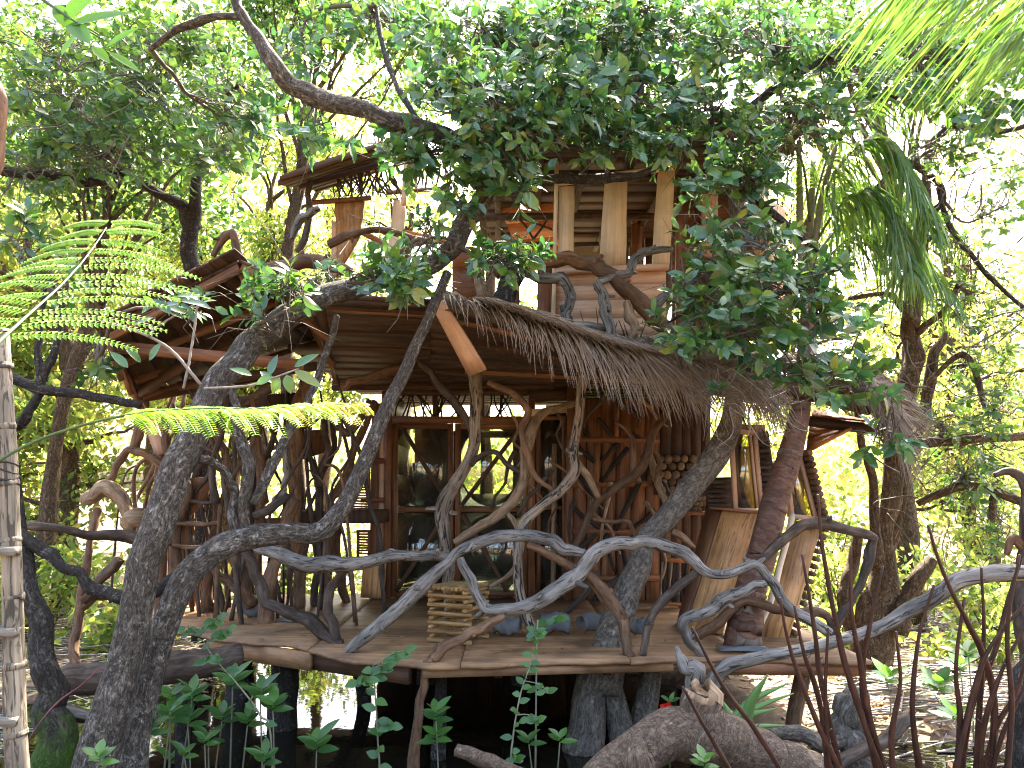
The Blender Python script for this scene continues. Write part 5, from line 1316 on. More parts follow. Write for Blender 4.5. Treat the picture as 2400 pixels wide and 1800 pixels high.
for c in ((560, 200, 120, 90, 7.4, .7, 46), (360, 200, 150, 110, 7.6, .7, 66), (160, 250, 140, 110, 7.6, .7, 60), (260, 350, 170, 70, 7.6, .6, 54), (500, 360, 90, 60, 7.6, .6, 34), (90, 90, 110, 90, 7.8, .6, 44), (420, 90, 140, 70, 7.8, .6, 44), (90, 400, 90, 60, 7.8, .5, 24), ):
    sp.clump(*c, anchors=anc, size=.155, twigs=24)
sp.build(T5, M['mid'], M['twig'], 0, tpl=LT4)

WS = .68
# mossy trunk beside the bamboo
T3 = thing('mossy_tree', P(130, 1800, 4.9) * [1, 1, 0] + [0, 0, .25], 'slender tree with a flared base covered in green moss beside the bamboo', 'tree')
trace('trunk', [(140, 1900, 4.9, 190), (130, 1760, 4.92, 140), (122, 1650, 4.95, 96), (112, 1550, 5.0, 76), (84, 1420, 5.1, 70), (58, 1300, 5.2, 54), (36, 1160, 5.3, 46), (10, 960, 5.4, 44), (-40, 760, 5.5, 44), (-90, 500, 5.6, 40)], M['bark_moss'], T3, 14, 8, .08)
for q in ([(-30, 846, 5.5, 40), (30, 886, 5.5, 38), (90, 912, 5.5, 34), (170, 922, 5.5, 32), (250, 934, 5.5, 30), (330, 950, 5.5, 24)],
          [(20, 1004, 5.5, 36), (58, 980, 5.5, 34), (86, 930, 5.5, 32), (104, 880, 5.5, 30), (130, 820, 5.5, 28), (142, 760, 5.5, 24), (150, 690, 5.5, 18)],
          [(96, 900, 5.5, 26), (88, 820, 5.5, 22), (96, 740, 5.5, 18), (110, 640, 5.5, 12)]):
    trace('limb', q, M['bark_dark'], T3, 10, 7, .09)
sp = Spray()
for c in ((60, 560, 60, 40, 5.6, .2, 8), (150, 640, 50, 40, 5.6, .2, 8), (240, 860, 40, 30, 5.5, .2, 5), (420, 715, 60, 25, 4.9, .15, 5)):
    sp.clump(*c, anchors=anchors_of([(104, 880, 5.5), (150, 690, 5.5), (250, 934, 5.5)]), size=.13, twigs=14)
sp.build(T3, M['canopy'], M['twig'], 0)

WS = .74
# many-stemmed tree at the right of the house
T6 = thing('many_stemmed_tree', P(2060, 1500, 8.2) * [1, 1, 0], 'sunlit many-stemmed brown tree beside the thatched corner', 'tree')
b6 = [[(2040, 1560, 8.2, 110), (2062, 1400, 8.2, 84), (2078, 1250, 8.2, 76), (2088, 1110, 8.2, 70), (2106, 980, 8.2, 62), (2140, 860, 8.2, 58), (2136, 760, 8.2, 56), (2150, 640, 8.2, 46), (2166, 500, 8.2, 36), (2180, 330, 8.2, 26)],
      [(2060, 1330, 8.1, 40), (2046, 1190, 8.1, 30), (2040, 1110, 8.1, 26), (2018, 1050, 8.05, 24), (2010, 960, 8.0, 22)],
      [(2076, 1300, 8.3, 40), (2110, 1200, 8.3, 36), (2130, 1080, 8.3, 30), (2170, 960, 8.3, 34), (2180, 880, 8.3, 36), (2190, 830, 8.3, 30), (2220, 780, 8.3, 20)],
      [(2100, 1480, 8.0, 60), (2130, 1400, 8.0, 50), (2160, 1340, 8.0, 44), (2186, 1310, 8.0, 30)],
      [(2150, 760, 8.1, 30), (2112, 720, 8.0, 26), (2080, 690, 7.9, 18), (1990, 700, 7.8, 10)],
      [(2150, 780, 8.1, 26), (2200, 740, 8.0, 24), (2230, 700, 7.9, 22), (2250, 660, 7.9, 16)],
      [(2170, 900, 8.1, 22), (2250, 830, 8.0, 18), (2290, 880, 7.9, 18), (2310, 960, 7.8, 14)],
      [(2090, 1060, 8.0, 30), (2180, 1040, 7.9, 28), (2280, 1030, 7.8, 28), (2420, 1020, 7.7, 28)],
      [(2150, 1180, 7.9, 20), (2220, 1148, 7.8, 34), (2290, 1136, 7.7, 38), (2360, 1160, 7.6, 36), (2440, 1200, 7.5, 34)],
      [(2330, 1150, 7.7, 22), (2326, 1200, 7.7, 20), (2320, 1240, 7.7, 14)],
      [(2160, 520, 8.2, 24), (2210, 470, 8.0, 24), (2190, 420, 7.8, 22), (2120, 380, 7.6, 20), (2060, 430, 7.5, 20), (2010, 490, 7.4, 16)],
      [(2180, 500, 8.0, 22), (2180, 560, 7.9, 20), (2130, 580, 7.8, 16), (2128, 640, 7.8, 12)],
      [(2200, 440, 7.9, 20), (2220, 520, 7.9, 18), (2270, 590, 7.9, 16), (2330, 660, 7.8, 14), (2420, 740, 7.8, 12)],
      [(2010, 1240, 8.6, 30), (2000, 1330, 8.5, 40), (1980, 1400, 8.4, 40), (1996, 1480, 8.4, 40)],
      [(2186, 330, 8.1, 20), (2240, 270, 7.6, 30), (2150, 232, 7.5, 30), (2050, 232, 7.4, 28), (1960, 240, 7.3, 24)],
      [(2210, 300, 7.9, 24), (2280, 300, 7.6, 26), (2340, 310, 7.5, 22), (2420, 290, 7.4, 20)]]
for k, q in enumerate(b6): trace('trunk' if k == 0 else 'limb', q, M['bark_brown'] if k not in (10, 11, 12, 14, 15) else M['bark_dark'], T6, 11 if k == 0 else 8, 7, .1)
sp = Spray()
anc = anchors_of(*b6)
for c in ((2280, 700, 110, 80, 8.0, .5, 22), (2330, 960, 90, 70, 7.8, .5, 22), (2200, 1000, 80, 60, 7.8, .5, 12), (2260, 1120, 110, 60, 7.8, .5, 18), (2360, 480, 80, 80, 8.0, .4, 18), (2240, 560, 70, 50, 8.0, .4, 10), (2300, 850, 80, 50, 8.0, .4, 12), (2100, 620, 60, 60, 8.4, .4, 10), (2360, 1250, 60, 60, 7.8, .4, 10), (2200, 350, 140, 50, 7.4, .4, 20), (2060, 180, 120, 70, 7.4, .4, 20)):
    sp.clump(*c, anchors=anc, size=.14, twigs=26)
sp.build(T6, M['mid'], M['twig'], 0, tpl=LT4)

WS = .74
# ------------------------------------------------------------------ palms
def frond(parent, spine, nleaf, Lmax, down=.8, wid=.012, mat='palm', r0=.014, drift=(0, 0, 0), rng=NR):
    pts = spline(np.array([P(*q) for q in spine]), 8)
    fr = limb('frond', pts[::4] if len(pts) > 12 else pts, np.linspace(r0, .003, len(pts[::4])), M['stem_green'], parent, 6, 4, .03)
    idx = np.linspace(.12, 1, nleaf) * (len(pts) - 1)
    c = np.stack([np.interp(idx, np.arange(len(pts)), pts[:, k]) for k in range(3)], -1)
    T = nrm(np.gradient(c, axis=0))
    side = nrm(np.cross(T, np.array((0, 0, 1.))))
    sg = np.where(np.arange(nleaf) % 2 == 0, 1, -1)[:, None]
    t = np.linspace(0, 1, nleaf)
    L = Lmax * (.55 + .45 * np.sin(np.clip(t * 1.1 + .15, 0, 1) * math.pi)) * rng.uniform(.8, 1.1, nleaf)
    d0 = nrm(side * sg * .8 + T * .55 + rng.normal(0, .12, (nleaf, 3)) + np.array(drift) * .4)
    d1 = nrm(d0 * (1 - down) + np.array((0, 0, -1.)) * down + np.array(drift) + rng.normal(0, .07, (nleaf, 3)))
    base = c; mid = c + d0 * (L * .35)[:, None]; tip = mid + d1 * (L * .75)[:, None]
    n = nleaf; k = 6
    tt = np.linspace(0, 1, k)[None, :, None]
    cc = base[:, None] * (1 - tt) ** 2 + 2 * mid[:, None] * tt * (1 - tt) + tip[:, None] * tt ** 2
    tan = nrm(np.gradient(cc, axis=1)); sd_ = nrm(np.cross(tan, rng.normal(0, .5, (n, 1, 3)) + np.array((0, 1., .6))))
    w = wid * np.array((.5, 1, 1, .85, .6, .1))[None, :, None]
    V = np.concatenate(((cc - sd_ * w)[:, :, None], (cc + sd_ * w)[:, :, None]), 2).reshape(-1, 3)
    i = (np.arange(n) * 2 * k)[:, None] + np.arange(k - 1)[None] * 2
    f = np.stack((i, i + 1, i + 3, i + 2), -1).reshape(-1, 4)
    mesh_np('leaflets', V, f, M[mat], fr, True, None, np.repeat(rng.random(n), 2 * k))['kind'] = 'stuff'
    return fr
PA = thing('ringed_palm', P(1745, 1490, 6.2), 'palm with a ringed red-brown trunk between the two bay windows', 'palm')
pt = [(1738, 1560, 6.2, 116), (1744, 1490, 6.2, 110), (1758, 1400, 6.22, 94), (1790, 1290, 6.26, 84), (1826, 1150, 6.32, 76), (1852, 1060, 6.4, 70), (1872, 980, 6.6, 62), (1888, 860, 7.0, 56), (1896, 720, 7.3, 52), (1896, 600, 7.5, 50), (1900, 520, 7.6, 46)]
trace('trunk', pt, M['palm_trunk'], PA, 16, 10, .025)
ps = spline(np.array([[*P(a, b, c), WM(w, c) / 2 * WS] for a, b, c, w in pt]), 10)
for k in range(5, 62, 4):
    c = ps[k]; tdir = nrm(ps[k + 1][:3] - ps[k - 1][:3])
    limb('leaf_scar', [c[:3] - tdir * .011, c[:3] - tdir * .004, c[:3] + tdir * .006], [c[3] * .985, c[3] * 1.045, c[3] * .985], M['palm_ring'] if k % 8 == 1 else M['palm_trunk'], PA, 18, 2, .02)
for q in ([(1888, 760, 7.2, 24), (1878, 600, 7.2, 26), (1874, 470, 7.2, 24), (1872, 330, 7.2, 16)], [(1896, 720, 7.25, 22), (1912, 560, 7.2, 24), (1932, 440, 7.15, 20), (1960, 340, 7.1, 14)], [(1894, 700, 7.3, 22), (1900, 520, 7.3, 24), (1906, 380, 7.3, 18)]):
    trace('leaf_sheath', q, M['stem_grey'], PA, 8, 6, .03)
frond(PA, [(1906, 560, 7.2), (1950, 420, 7.1), (2030, 330, 6.9), (2100, 350, 6.8), (2150, 430, 6.7), (2176, 530, 6.7)], 160, .95, .82)
frond(PA, [(1906, 580, 7.2), (1970, 480, 7.1), (2040, 450, 7.0), (2090, 490, 6.9), (2120, 560, 6.8), (2130, 640, 6.8)], 160, .95, .84)
frond(PA, [(1900, 520, 7.3), (1950, 340, 7.4), (2040, 240, 7.4), (2150, 210, 7.4), (2260, 250, 7.4)], 110, .85, .70)
frond(PA, [(1898, 520, 7.2), (1880, 380, 7.0), (1830, 320, 6.9), (1770, 330, 6.9), (1720, 380, 6.9)], 150, .55, .85, .007)
frond(PA, [(1910, 640, 7.4), (1990, 560, 7.5), (2080, 560, 7.5), (2160, 610, 7.5), (2230, 700, 7.5)], 110, .9, .84)
frond(PA, [(1910, 600, 7.6), (2000, 500, 7.9), (2100, 470, 8.2), (2200, 520, 8.4), (2270, 600, 8.5)], 110, .9, .83)
frond(PA, [(1906, 540, 7.5), (1940, 460, 7.9), (2000, 430, 8.2), (2060, 470, 8.4), (2090, 560, 8.5)], 110, .95, .83)
PB = thing('feather_palm', (4.6, 4.6, .4), 'palm whose long green leaflets hang over the clearing', 'palm')
limb('trunk', [(4.6, 4.6, .2), (4.62, 4.62, 2.0), (4.6, 4.6, 4.6)], [.16, .13, .11], M['palm_trunk'], PB, 12, 6, .04)
frond(PB, [(2980, 160, 4.3), (2680, -10, 4.1), (2460, -70, 3.9), (2280, -80, 3.8), (2120, -40, 3.7)], 150, 1.15, .80, .008, 'palm', .018, (-.45, 0, 0))
frond(PB, [(2980, 180, 4.4), (2760, 60, 4.3), (2600, 30, 4.2), (2460, 40, 4.1), (2350, 110, 4.1)], 100, .95, .80, .008, 'palm', .018, (-.42, 0, 0))
frond(PB, [(2980, 150, 4.6), (2800, -40, 4.8), (2560, -120, 5.0), (2380, -100, 5.2), (2200, -20, 5.4)], 130, 1.2, .80, .009, 'palm', .018, (-.45, 0, 0))
frond(PB, [(2980, 120, 4.6), (2760, -140, 4.6), (2540, -190, 4.5), (2340, -160, 4.4), (2200, -60, 4.3)], 130, 1.2, .80, .008, 'palm', .018, (-.45, 0, 0))
WS = 1.0
rt = random.Random(77)
for k in range(38):
    x = rt.uniform(360, 800); y0 = rt.uniform(930, 1010); y1 = rt.uniform(1150, 1400); Y = rt.uniform(7.0, 8.6); w = rt.uniform(5, 13)
    q = [(x, y0, Y, w)]
    n_ = 4
    for i in range(1, n_ + 1):
        x += rt.uniform(-55, 55)
        q.append((x, y0 + (y1 - y0) * i / n_, Y + rt.uniform(-.1, .1), w * rt.uniform(.7, 1.1)))
    q[-1] = (q[-1][0], pix_y(DECK - .01, q[-1][2]), q[-1][2], w)
    if k % 2: q[0] = (q[0][0], q[0][1] - 60, q[0][2], w * .8)
    dw(q, rt.choice(('drift_brown', 'drift_dark', 'drift_dark')), 'porch_branch', None, .13, 8)
for k in range(16):
    x0 = rt.uniform(1130, 1540); y0 = rt.uniform(900, 1200); a = rt.uniform(-.9, .9); L = rt.uniform(90, 220); Y = rt.uniform(7.2, 8.2); w = rt.uniform(6, 13)
    q = []
    for i in range(5):
        t = i / 4
        q.append((x0 + math.sin(a) * L * t + rt.uniform(-12, 12), y0 + math.cos(a) * L * t, Y + rt.uniform(-.08, .08), w * (1 - .4 * t)))
    dw(q, rt.choice(('drift_brown', 'drift_tan', 'drift_dark')), 'porch_branch', None, .13, 8)
# bare tangled vines hanging at the right and the upper left
for (x0, x1, y0, y1, Y, n_, lab, nm) in ((2060, 2400, 560, 1250, 7.6, 70, 'tangle of thin bare vines hanging through the sunny clearing edge', 'vine_tangle'), (0, 330, 60, 420, 7.0, 60, 'tangle of thin dark bare twigs in the upper canopy behind the sheath', 'twig_tangle'), (2000, 2400, 230, 460, 7.2, 50, 'dense mesh of bare dark twigs below the long limb over the hanging palm', 'twig_tangle')):
    parts = []
    for k in range(n_):
        a = P(rt.uniform(x0, x1), rt.uniform(y0, y1), Y + rt.uniform(-.5, .5))
        pts = [a]
        d = nrm(np.array((rt.uniform(-1, 1), rt.uniform(-.4, .4), rt.uniform(-1, .6))))
        for i in range(5):
            d = nrm(d + np.array([rt.gauss(0, .45) for _ in range(3)]))
            pts.append(pts[-1] + d * rt.uniform(.08, .2))
        r = rt.uniform(.004, .011)
        parts.append(tube(pts, np.linspace(r, .002, 6), 4, 3, .1, 0, rt))
    V, f, wc = merge(parts)
    o = mesh_np(nm, V, f, M['twig'], None, True, wc)
    tag(o, lab, 'twigs', kind='stuff')
WS = 1.0
# ------------------------------------------------------------------ foreground plants
def leaf_obj(parent, p, ax, up, L, W, mat, name='leaf', bend=.10):
    """one real leaf with a midrib fold and a drooping tip, 20 triangles"""
    ax = nrm(ax); sd_ = nrm(np.cross(ax, up)); up = np.cross(sd_, ax)
    ts = (0, .14, .34, .58, .8, 1.0); ws = (.04, .62, 1., .92, .55, .02)
    V = []
    for t, w in zip(ts, ws):
        c = np.asarray(p) + ax * L * t + up * (-bend * L * t * t)
        V += [c - sd_ * W * .5 * w + up * W * .12 * w, c, c + sd_ * W * .5 * w + up * W * .12 * w]
    f = []
    for k in range(5):
        a = 3 * k
        f += [(a, a + 1, a + 4, a + 3), (a + 1, a + 2, a + 5, a + 4)]
    return mesh_np(name, V, np.array(f), M[mat], parent, True, None, np.full(18, RN.random()))
def seedling(px, py, Y, nl, L, label, group=None, mat='seed', lean=0., tiers=1):
    top = P(px, py, Y); g = float(gz(top[0], top[1]))
    b = np.array((top[0] + lean, top[1] + .03, g - .03))
    t = thing('seedling', (b[0], b[1], g), label, 'seedling', group)
    limb('stem', [b, (b + top) / 2 + (RN.uniform(-.03, .03), 0, 0), top], [.008, .006, .004], M['stem_grey'], t, 6, 5, .04)
    for q in range(tiers):
        base = top + (b - top) * (.16 * q)
        for k in range(nl):
            th = k * 2.4 + q; r = np.array((math.cos(th), math.sin(th), 0))
            rise = .15 + .9 * (k / nl) - .2 * q
            leaf_obj(t, base + np.array((0, 0, .008 * k)), r + (0, 0, rise), np.array((0, -.55, 1.)) - r * .4, L * RN.uniform(.7, 1.1), L * .42, mat)
    return t
SL = 'seedling with a whorl of glossy leaves in the shade beside the deck'
for (x, y, Y, nl, L) in ((398, 1690, 5.0, 9, .15), (330, 1712, 4.9, 6, .13), (450, 1640, 5.2, 8, .15), (400, 1640, 5.1, 6, .14), (545, 1610, 5.3, 9, .16), (610, 1640, 5.2, 9, .16), (640, 1665, 5.1, 7, .16), (480, 1745, 5.0, 6, .11), (580, 1700, 5.2, 7, .13), (440, 1700, 5.15, 7, .14), (520, 1690, 5.3, 7, .14)):
    seedling(x, y, Y, nl, L, SL, 'seedlings beside the deck piles', 'seed', RN.uniform(-.04, .04))
for k in range(6):
    seedling(RN.uniform(300, 620), RN.uniform(1690, 1790), RN.uniform(4.7, 5.5), RN.choice((5, 6, 8)), RN.uniform(.09, .15), 'small leafy shoot crowded among the seedlings by the piles', 'leafy shoots by the piles', 'seed', RN.uniform(-.15, .15))
seedling(1022, 1690, 5.2, 9, .14, 'bright seedling rising against the dark beside the bent railing post', tiers=2)
seedling(1312, 1740, 5.0, 5, .11, 'small seedling with few upright leaves before the flared piles')
seedling(1240, 1745, 5.0, 6, .11, 'small seedling beside the tall climbing vine stem')
seedling(742, 1760, 5.0, 9, .17, 'pale green seedling in front of the bright water reflection')
seedling(230, 1790, 4.1, 7, .12, 'young plant at the foot of the big leaning trunk')
seedling(1650, 1800, 4.0, 7, .10, 'small bright plant at the foot of the forked log')
seedling(620, 1790, 4.9, 8, .13, 'lush seedling at the mouth of the bright water')
for (x, y, Y, nl, L, lb) in ((2080, 1600, 6.7, 8, .2, 'sunlit seedling in the litter behind the red frond stems'), (2200, 1620, 6.5, 9, .22, 'broad-leaved seedling lying low on the sunny litter'), (2240, 1690, 6.0, 8, .18, 'low green seedling near the bright puddle'), (2250, 1570, 7.2, 8, .2, 'green seedling in the litter by the long plank'), (2270, 1540, 6.2, 6, .2, 'dark broad-leaved sapling among the red frond stems')):
    seedling(x, y, Y, nl, L, lb, None, 'seed')
def vine(path, n, L, label, mat='seed', w=6, tufts=()):
    pts = spline(np.array([P(*q) for q in path]), 8)
    pts[0][2] = min(pts[0][2], float(gz(pts[0][0], pts[0][1])))
    t = thing('climbing_vine', pts[0], label, 'vine')
    limb('stem', pts[::3], np.linspace(.007, .003, len(pts[::3])), M['stem_grey'], t, 6, 3, .05)
    for k in range(n):
        i = int((.12 + .88 * (k + .5) / n) * (len(pts) - 1)); p = pts[i]
        th = k * 2.6
        r = np.array((math.cos(th), math.sin(th) * .7 - .3, RN.uniform(-.1, .5)))
        leaf_obj(t, p, r, (0, -1, .7), L * RN.uniform(.7, 1.15), L * .55, mat)
    for (x, y, Y, m) in tufts:
        c = P(x, y, Y); s = pts[np.argmin(np.linalg.norm(pts - c, axis=1))]
        limb('side_stem', [s, (s + c) / 2 + (0, 0, .02), c], [.004, .003, .002], M['stem_grey'], t, 5, 3)
        for k in range(m):
            q = s + (c - s) * (.4 + .6 * k / m); th = k * 2.4
            leaf_obj(t, q, (math.cos(th), math.sin(th) * .5 - .2, .45 * math.sin(th * 1.7)), (0, -1, .6), L * RN.uniform(.7, 1.1), L * .55, mat)
    return t
vine([(655, 1760, 5.0), (600, 1660, 5.0), (545, 1590, 5.05), (500, 1540, 5.1), (470, 1490, 5.1)], 10, .085, 'leafy vine stem leaning up to the deck corner', tufts=((520, 1440, 5.1, 7), (545, 1470, 5.05, 7), (430, 1470, 5.1, 5), (480, 1550, 5.0, 6)))
vine([(890, 1830, 5.1), (886, 1740, 5.1), (880, 1640, 5.1), (874, 1560, 5.15)], 12, .10, 'tall leafy vine before the bright water under the deck', tufts=((966, 1520, 5.2, 7), (905, 1565, 5.15, 6), (830, 1600, 5.1, 6), (925, 1700, 5.1, 5)))
vine([(1192, 1830, 4.9), (1206, 1700, 4.95), (1222, 1620, 5.0), (1242, 1560, 5.05), (1254, 1500, 5.1)], 16, .075, 'thin vine climbing past the deck edge with small pale leaves', tufts=((1290, 1625, 5.0, 6), (1270, 1690, 4.95, 7), (1258, 1478, 5.1, 7), (1210, 1780, 4.9, 6)))
vine([(1252, 1500, 5.6), (1270, 1470, 5.8), (1300, 1450, 5.9)], 8, .10, 'sprig of bright leaves poking over the rolled grey sheets', tufts=((1318, 1446, 5.9, 5),))

# bright feathery fronds hanging in from the left
def feather(name, spine, npin, plen, nlf, llen, label, mat_old=.0, flat=(0, -.25, 1), droop=.12, lw=.45, sweep=.34, t0=.22):
    pts = spline(np.array([P(*q) for q in spine]), 10)
    t = thing(name, pts[0], label, 'fern')
    limb('rachis', pts[::4], np.linspace(.0055, .002, len(pts[::4])), M['stem_green'], t, 6, 4, .03)
    idx = np.linspace(t0, .985, npin) * (len(pts) - 1)
    for j, ii in enumerate(idx):
        u = j / (npin - 1)
        i = int(ii); c = pts[i] + (pts[min(i + 1, len(pts) - 1)] - pts[i]) * (ii - i)
        T = nrm(pts[min(i + 2, len(pts) - 1)] - pts[max(i - 2, 0)])
        sd_ = nrm(np.cross(T, np.array(flat, float))); nn = np.cross(sd_, T)
        for sg in (-1, 1):
            L = plen * (.5 + .5 * math.sin(min(1, .25 + u) * math.pi * .62 + .25)) * (1 - .55 * u ** 3) * RN.uniform(.9, 1.08)
            d = nrm(sd_ * sg + T * (sweep + RN.uniform(-.08, .08)) + nn * RN.uniform(-.14, .10)); Lj = RN.uniform(.82, 1.1); L *= Lj
            s = np.linspace(.06, 1, nlf)
            cc = c + d * (L * s)[:, None] - np.array((0, 0, 1.)) * (droop * L * s ** 2)[:, None]
            td = nrm(np.gradient(cc, axis=0)); ls = nrm(np.cross(td, nn))
            n = nlf * 2
            p = np.repeat(cc, 2, 0); sgn = np.tile((1., -1.), nlf)[:, None]
            ax = np.repeat(ls, 2, 0) * sgn + np.repeat(td, 2, 0) * .35
            up = np.repeat(nn[None], n, 0) + NR.normal(0, .12, (n, 3))
            ll = llen * np.repeat(1 - .45 * s ** 3, 2) * NR.uniform(.9, 1.1, n)
            V, f, _, k = leaf_arrays(p, ax, up, ll, ll * lw, LT4)
            Vs, fs, _ = sticks(cc[:-1], cc[1:], .0011, .0011)
            old = RN.random() < mat_old * max(0, (u - .35)) * 2.2
            V = np.vstack((V, Vs)); f2 = fs[0] + n * k
            mesh_np('pinna', V, [f, f2], M['fern_old'] if old else M['fern'], t, False, None, np.concatenate((np.repeat(NR.random(n), k), np.zeros(len(Vs)))))
    return t
feather('feathery_fern', [(-150, 950, 1.75), (0, 800, 1.95), (70, 735, 2.1), (150, 662, 2.28), (210, 592, 2.45), (258, 520, 2.6)], 14, .42, 24, .030, 'bright lime feathery frond spreading above the cut bamboo', .0, (0.0, -.42, 1), .26, .40, .42)
feather('feathery_fern', [(-80, 1130, 2.35), (60, 1045, 2.4), (200, 995, 2.45), (330, 968, 2.5), (470, 958, 2.55), (620, 958, 2.6), (740, 950, 2.65), (850, 948, 2.7)], 22, .21, 17, .030, 'lime feathery frond with yellowing tip seen edge-on across the trunk', .6, (0, -.30, 1), .26, .46, .5, .40)

# big broad leaves hanging at the upper left
BL = thing('broad_leaf_branch', P(-40, -40, 2.6), 'branch with big soft green leaves hanging above the bright feathery frond', 'branch')
trace('stem', [(-60, -120, 2.6, 12), (60, -30, 2.6, 9), (160, 40, 2.6, 7), (230, 80, 2.6, 5)], M['stem_green'], BL, 6, 5)
for (x0, y0, x1, y1, w) in ((130, 10, 160, 60, 34), (160, 60, 278, 30, 44), (150, 50, 215, -20, 40), (165, 55, 200, 90, 40), (250, 110, 310, 70, 24), (145, 130, 175, 82, 24), (255, 122, 316, 158, 20), (215, 110, 250, 140, 28), (120, -10, 100, -60, 34)):
    a = P(x0, y0, 2.6); b = P(x1, y1, 2.6 + RN.uniform(-.05, .05))
    L = float(np.linalg.norm(b - a))
    leaf_obj(BL, a, b - a, (RN.uniform(-.4, .4), -1, .6), L * 1.25, WM(w * 1.25, 2.6), 'broad', 'leaf', .05)
# spray of pale leaves before the porch gable
SB = thing('leafy_twig', P(480, 870, 4.3), 'thin bare twig with a few grey-green leaves before the dark gable', 'branch')
trace('stem', [(470, 900, 4.4, 9), (400, 820, 4.35, 8), (330, 780, 4.3, 7), (240, 752, 4.3, 5)], M['twig_pale'], SB, 6, 5)
trace('stem', [(345, 790, 4.3, 6), (370, 765, 4.3, 5), (410, 740, 4.3, 4)], M['twig_pale'], SB, 6, 5)
trace('stem', [(430, 910, 4.4, 7), (452, 800, 4.4, 6), (466, 690, 4.4, 4)], M['twig_pale'], SB, 6, 5)
for (x, y) in ((400, 735), (380, 720), (420, 712), (450, 705), (435, 735), (360, 745), (470, 695), (480, 715), (330, 850), (350, 845), (300, 862), (590, 880), (610, 870)):
    p = P(x, y, 4.3 + RN.uniform(-.1, .1))
    leaf_obj(SB, p, (RN.uniform(-1, 1), RN.uniform(-.4, .2), RN.uniform(-.3, .7)), (RN.uniform(-.5, .5), -.8, .8), .13, .055, 'canopy')
for (x0, y0, x1, y1) in ((632, 880, 645, 838), (640, 882, 604, 896), (690, 868, 745, 900), (690, 860, 736, 832), (672, 878, 680, 915), (655, 885, 640, 915)):
    a = P(x0, y0, 3.9); b = P(x1, y1, 3.9)
    leaf_obj(SB, a, b - a, (RN.uniform(-.3, .3), -1, .5), float(np.linalg.norm(b - a)) * 1.2, .055, 'canopy')
trace('stem', [(480, 910, 4.2, 7), (580, 905, 4.0, 6), (640, 886, 3.9, 5), (700, 864, 3.9, 4)], M['twig_pale'], SB, 6, 5)

# aloe between the logs
AL = thing('aloe_plant', P(1725, 1760, 4.75) * [1, 1, 0] + [0, 0, .42], 'green spiky aloe growing behind the forked log', 'aloe')
c0 = P(1725, 1745, 4.75)
for (x, y, wpx) in ((1690, 1640, 26), (1800, 1580, 26), (1850, 1600, 22), (1860, 1625, 20), (1760, 1680, 26), (1700, 1690, 24), (1730, 1700, 30), (1840, 1700, 22), (1800, 1740, 24), (1750, 1720, 26), (1820, 1660, 22), (1780, 1610, 24), (1688, 1720, 22)):
    tip = P(x, y, 4.75 + RN.uniform(-.2, .2))
    b = c0 + np.array((RN.uniform(-.06, .06), RN.uniform(-.06, .06), 0))
    mid = (b + tip) / 2 + np.array((0, 0, .04)) - np.array((tip[0] - b[0], 0, 0)) * .15
    V, f, wc = tube([b, mid, tip], [WM(wpx, 4.75) * .55, WM(wpx, 4.75) * .42, .003], 8, 7, .02)
    mesh_np('leaf', V, f, M['aloe'], AL, True, wc, np.full(len(V), RN.random()))
# red hibiscus
HB = thing('red_flower', P(1565, 1656, 4.85), 'single red blossom with a few green leaves behind the forked log', 'flower')
h0 = P(1562, 1662, 4.85)
for k in range(5):
    th = k * 1.256
    leaf_obj(HB, h0, (math.cos(th), -.5, math.sin(th)), (0, -1, .2), .055, .05, 'flower', 'petal')
for k in range(5):
    leaf_obj(HB, P(1570, 1645, 4.9), (math.cos(k * 1.3), -.2, .5 + .3 * math.sin(k)), (0, -.6, 1), .07, .03, 'seed')
limb('stem', [h0, h0 + (.02, .05, -.3), h0 + (.03, .08, -.62)], [.005, .006, .008], M['stem_green'], HB, 6, 4)

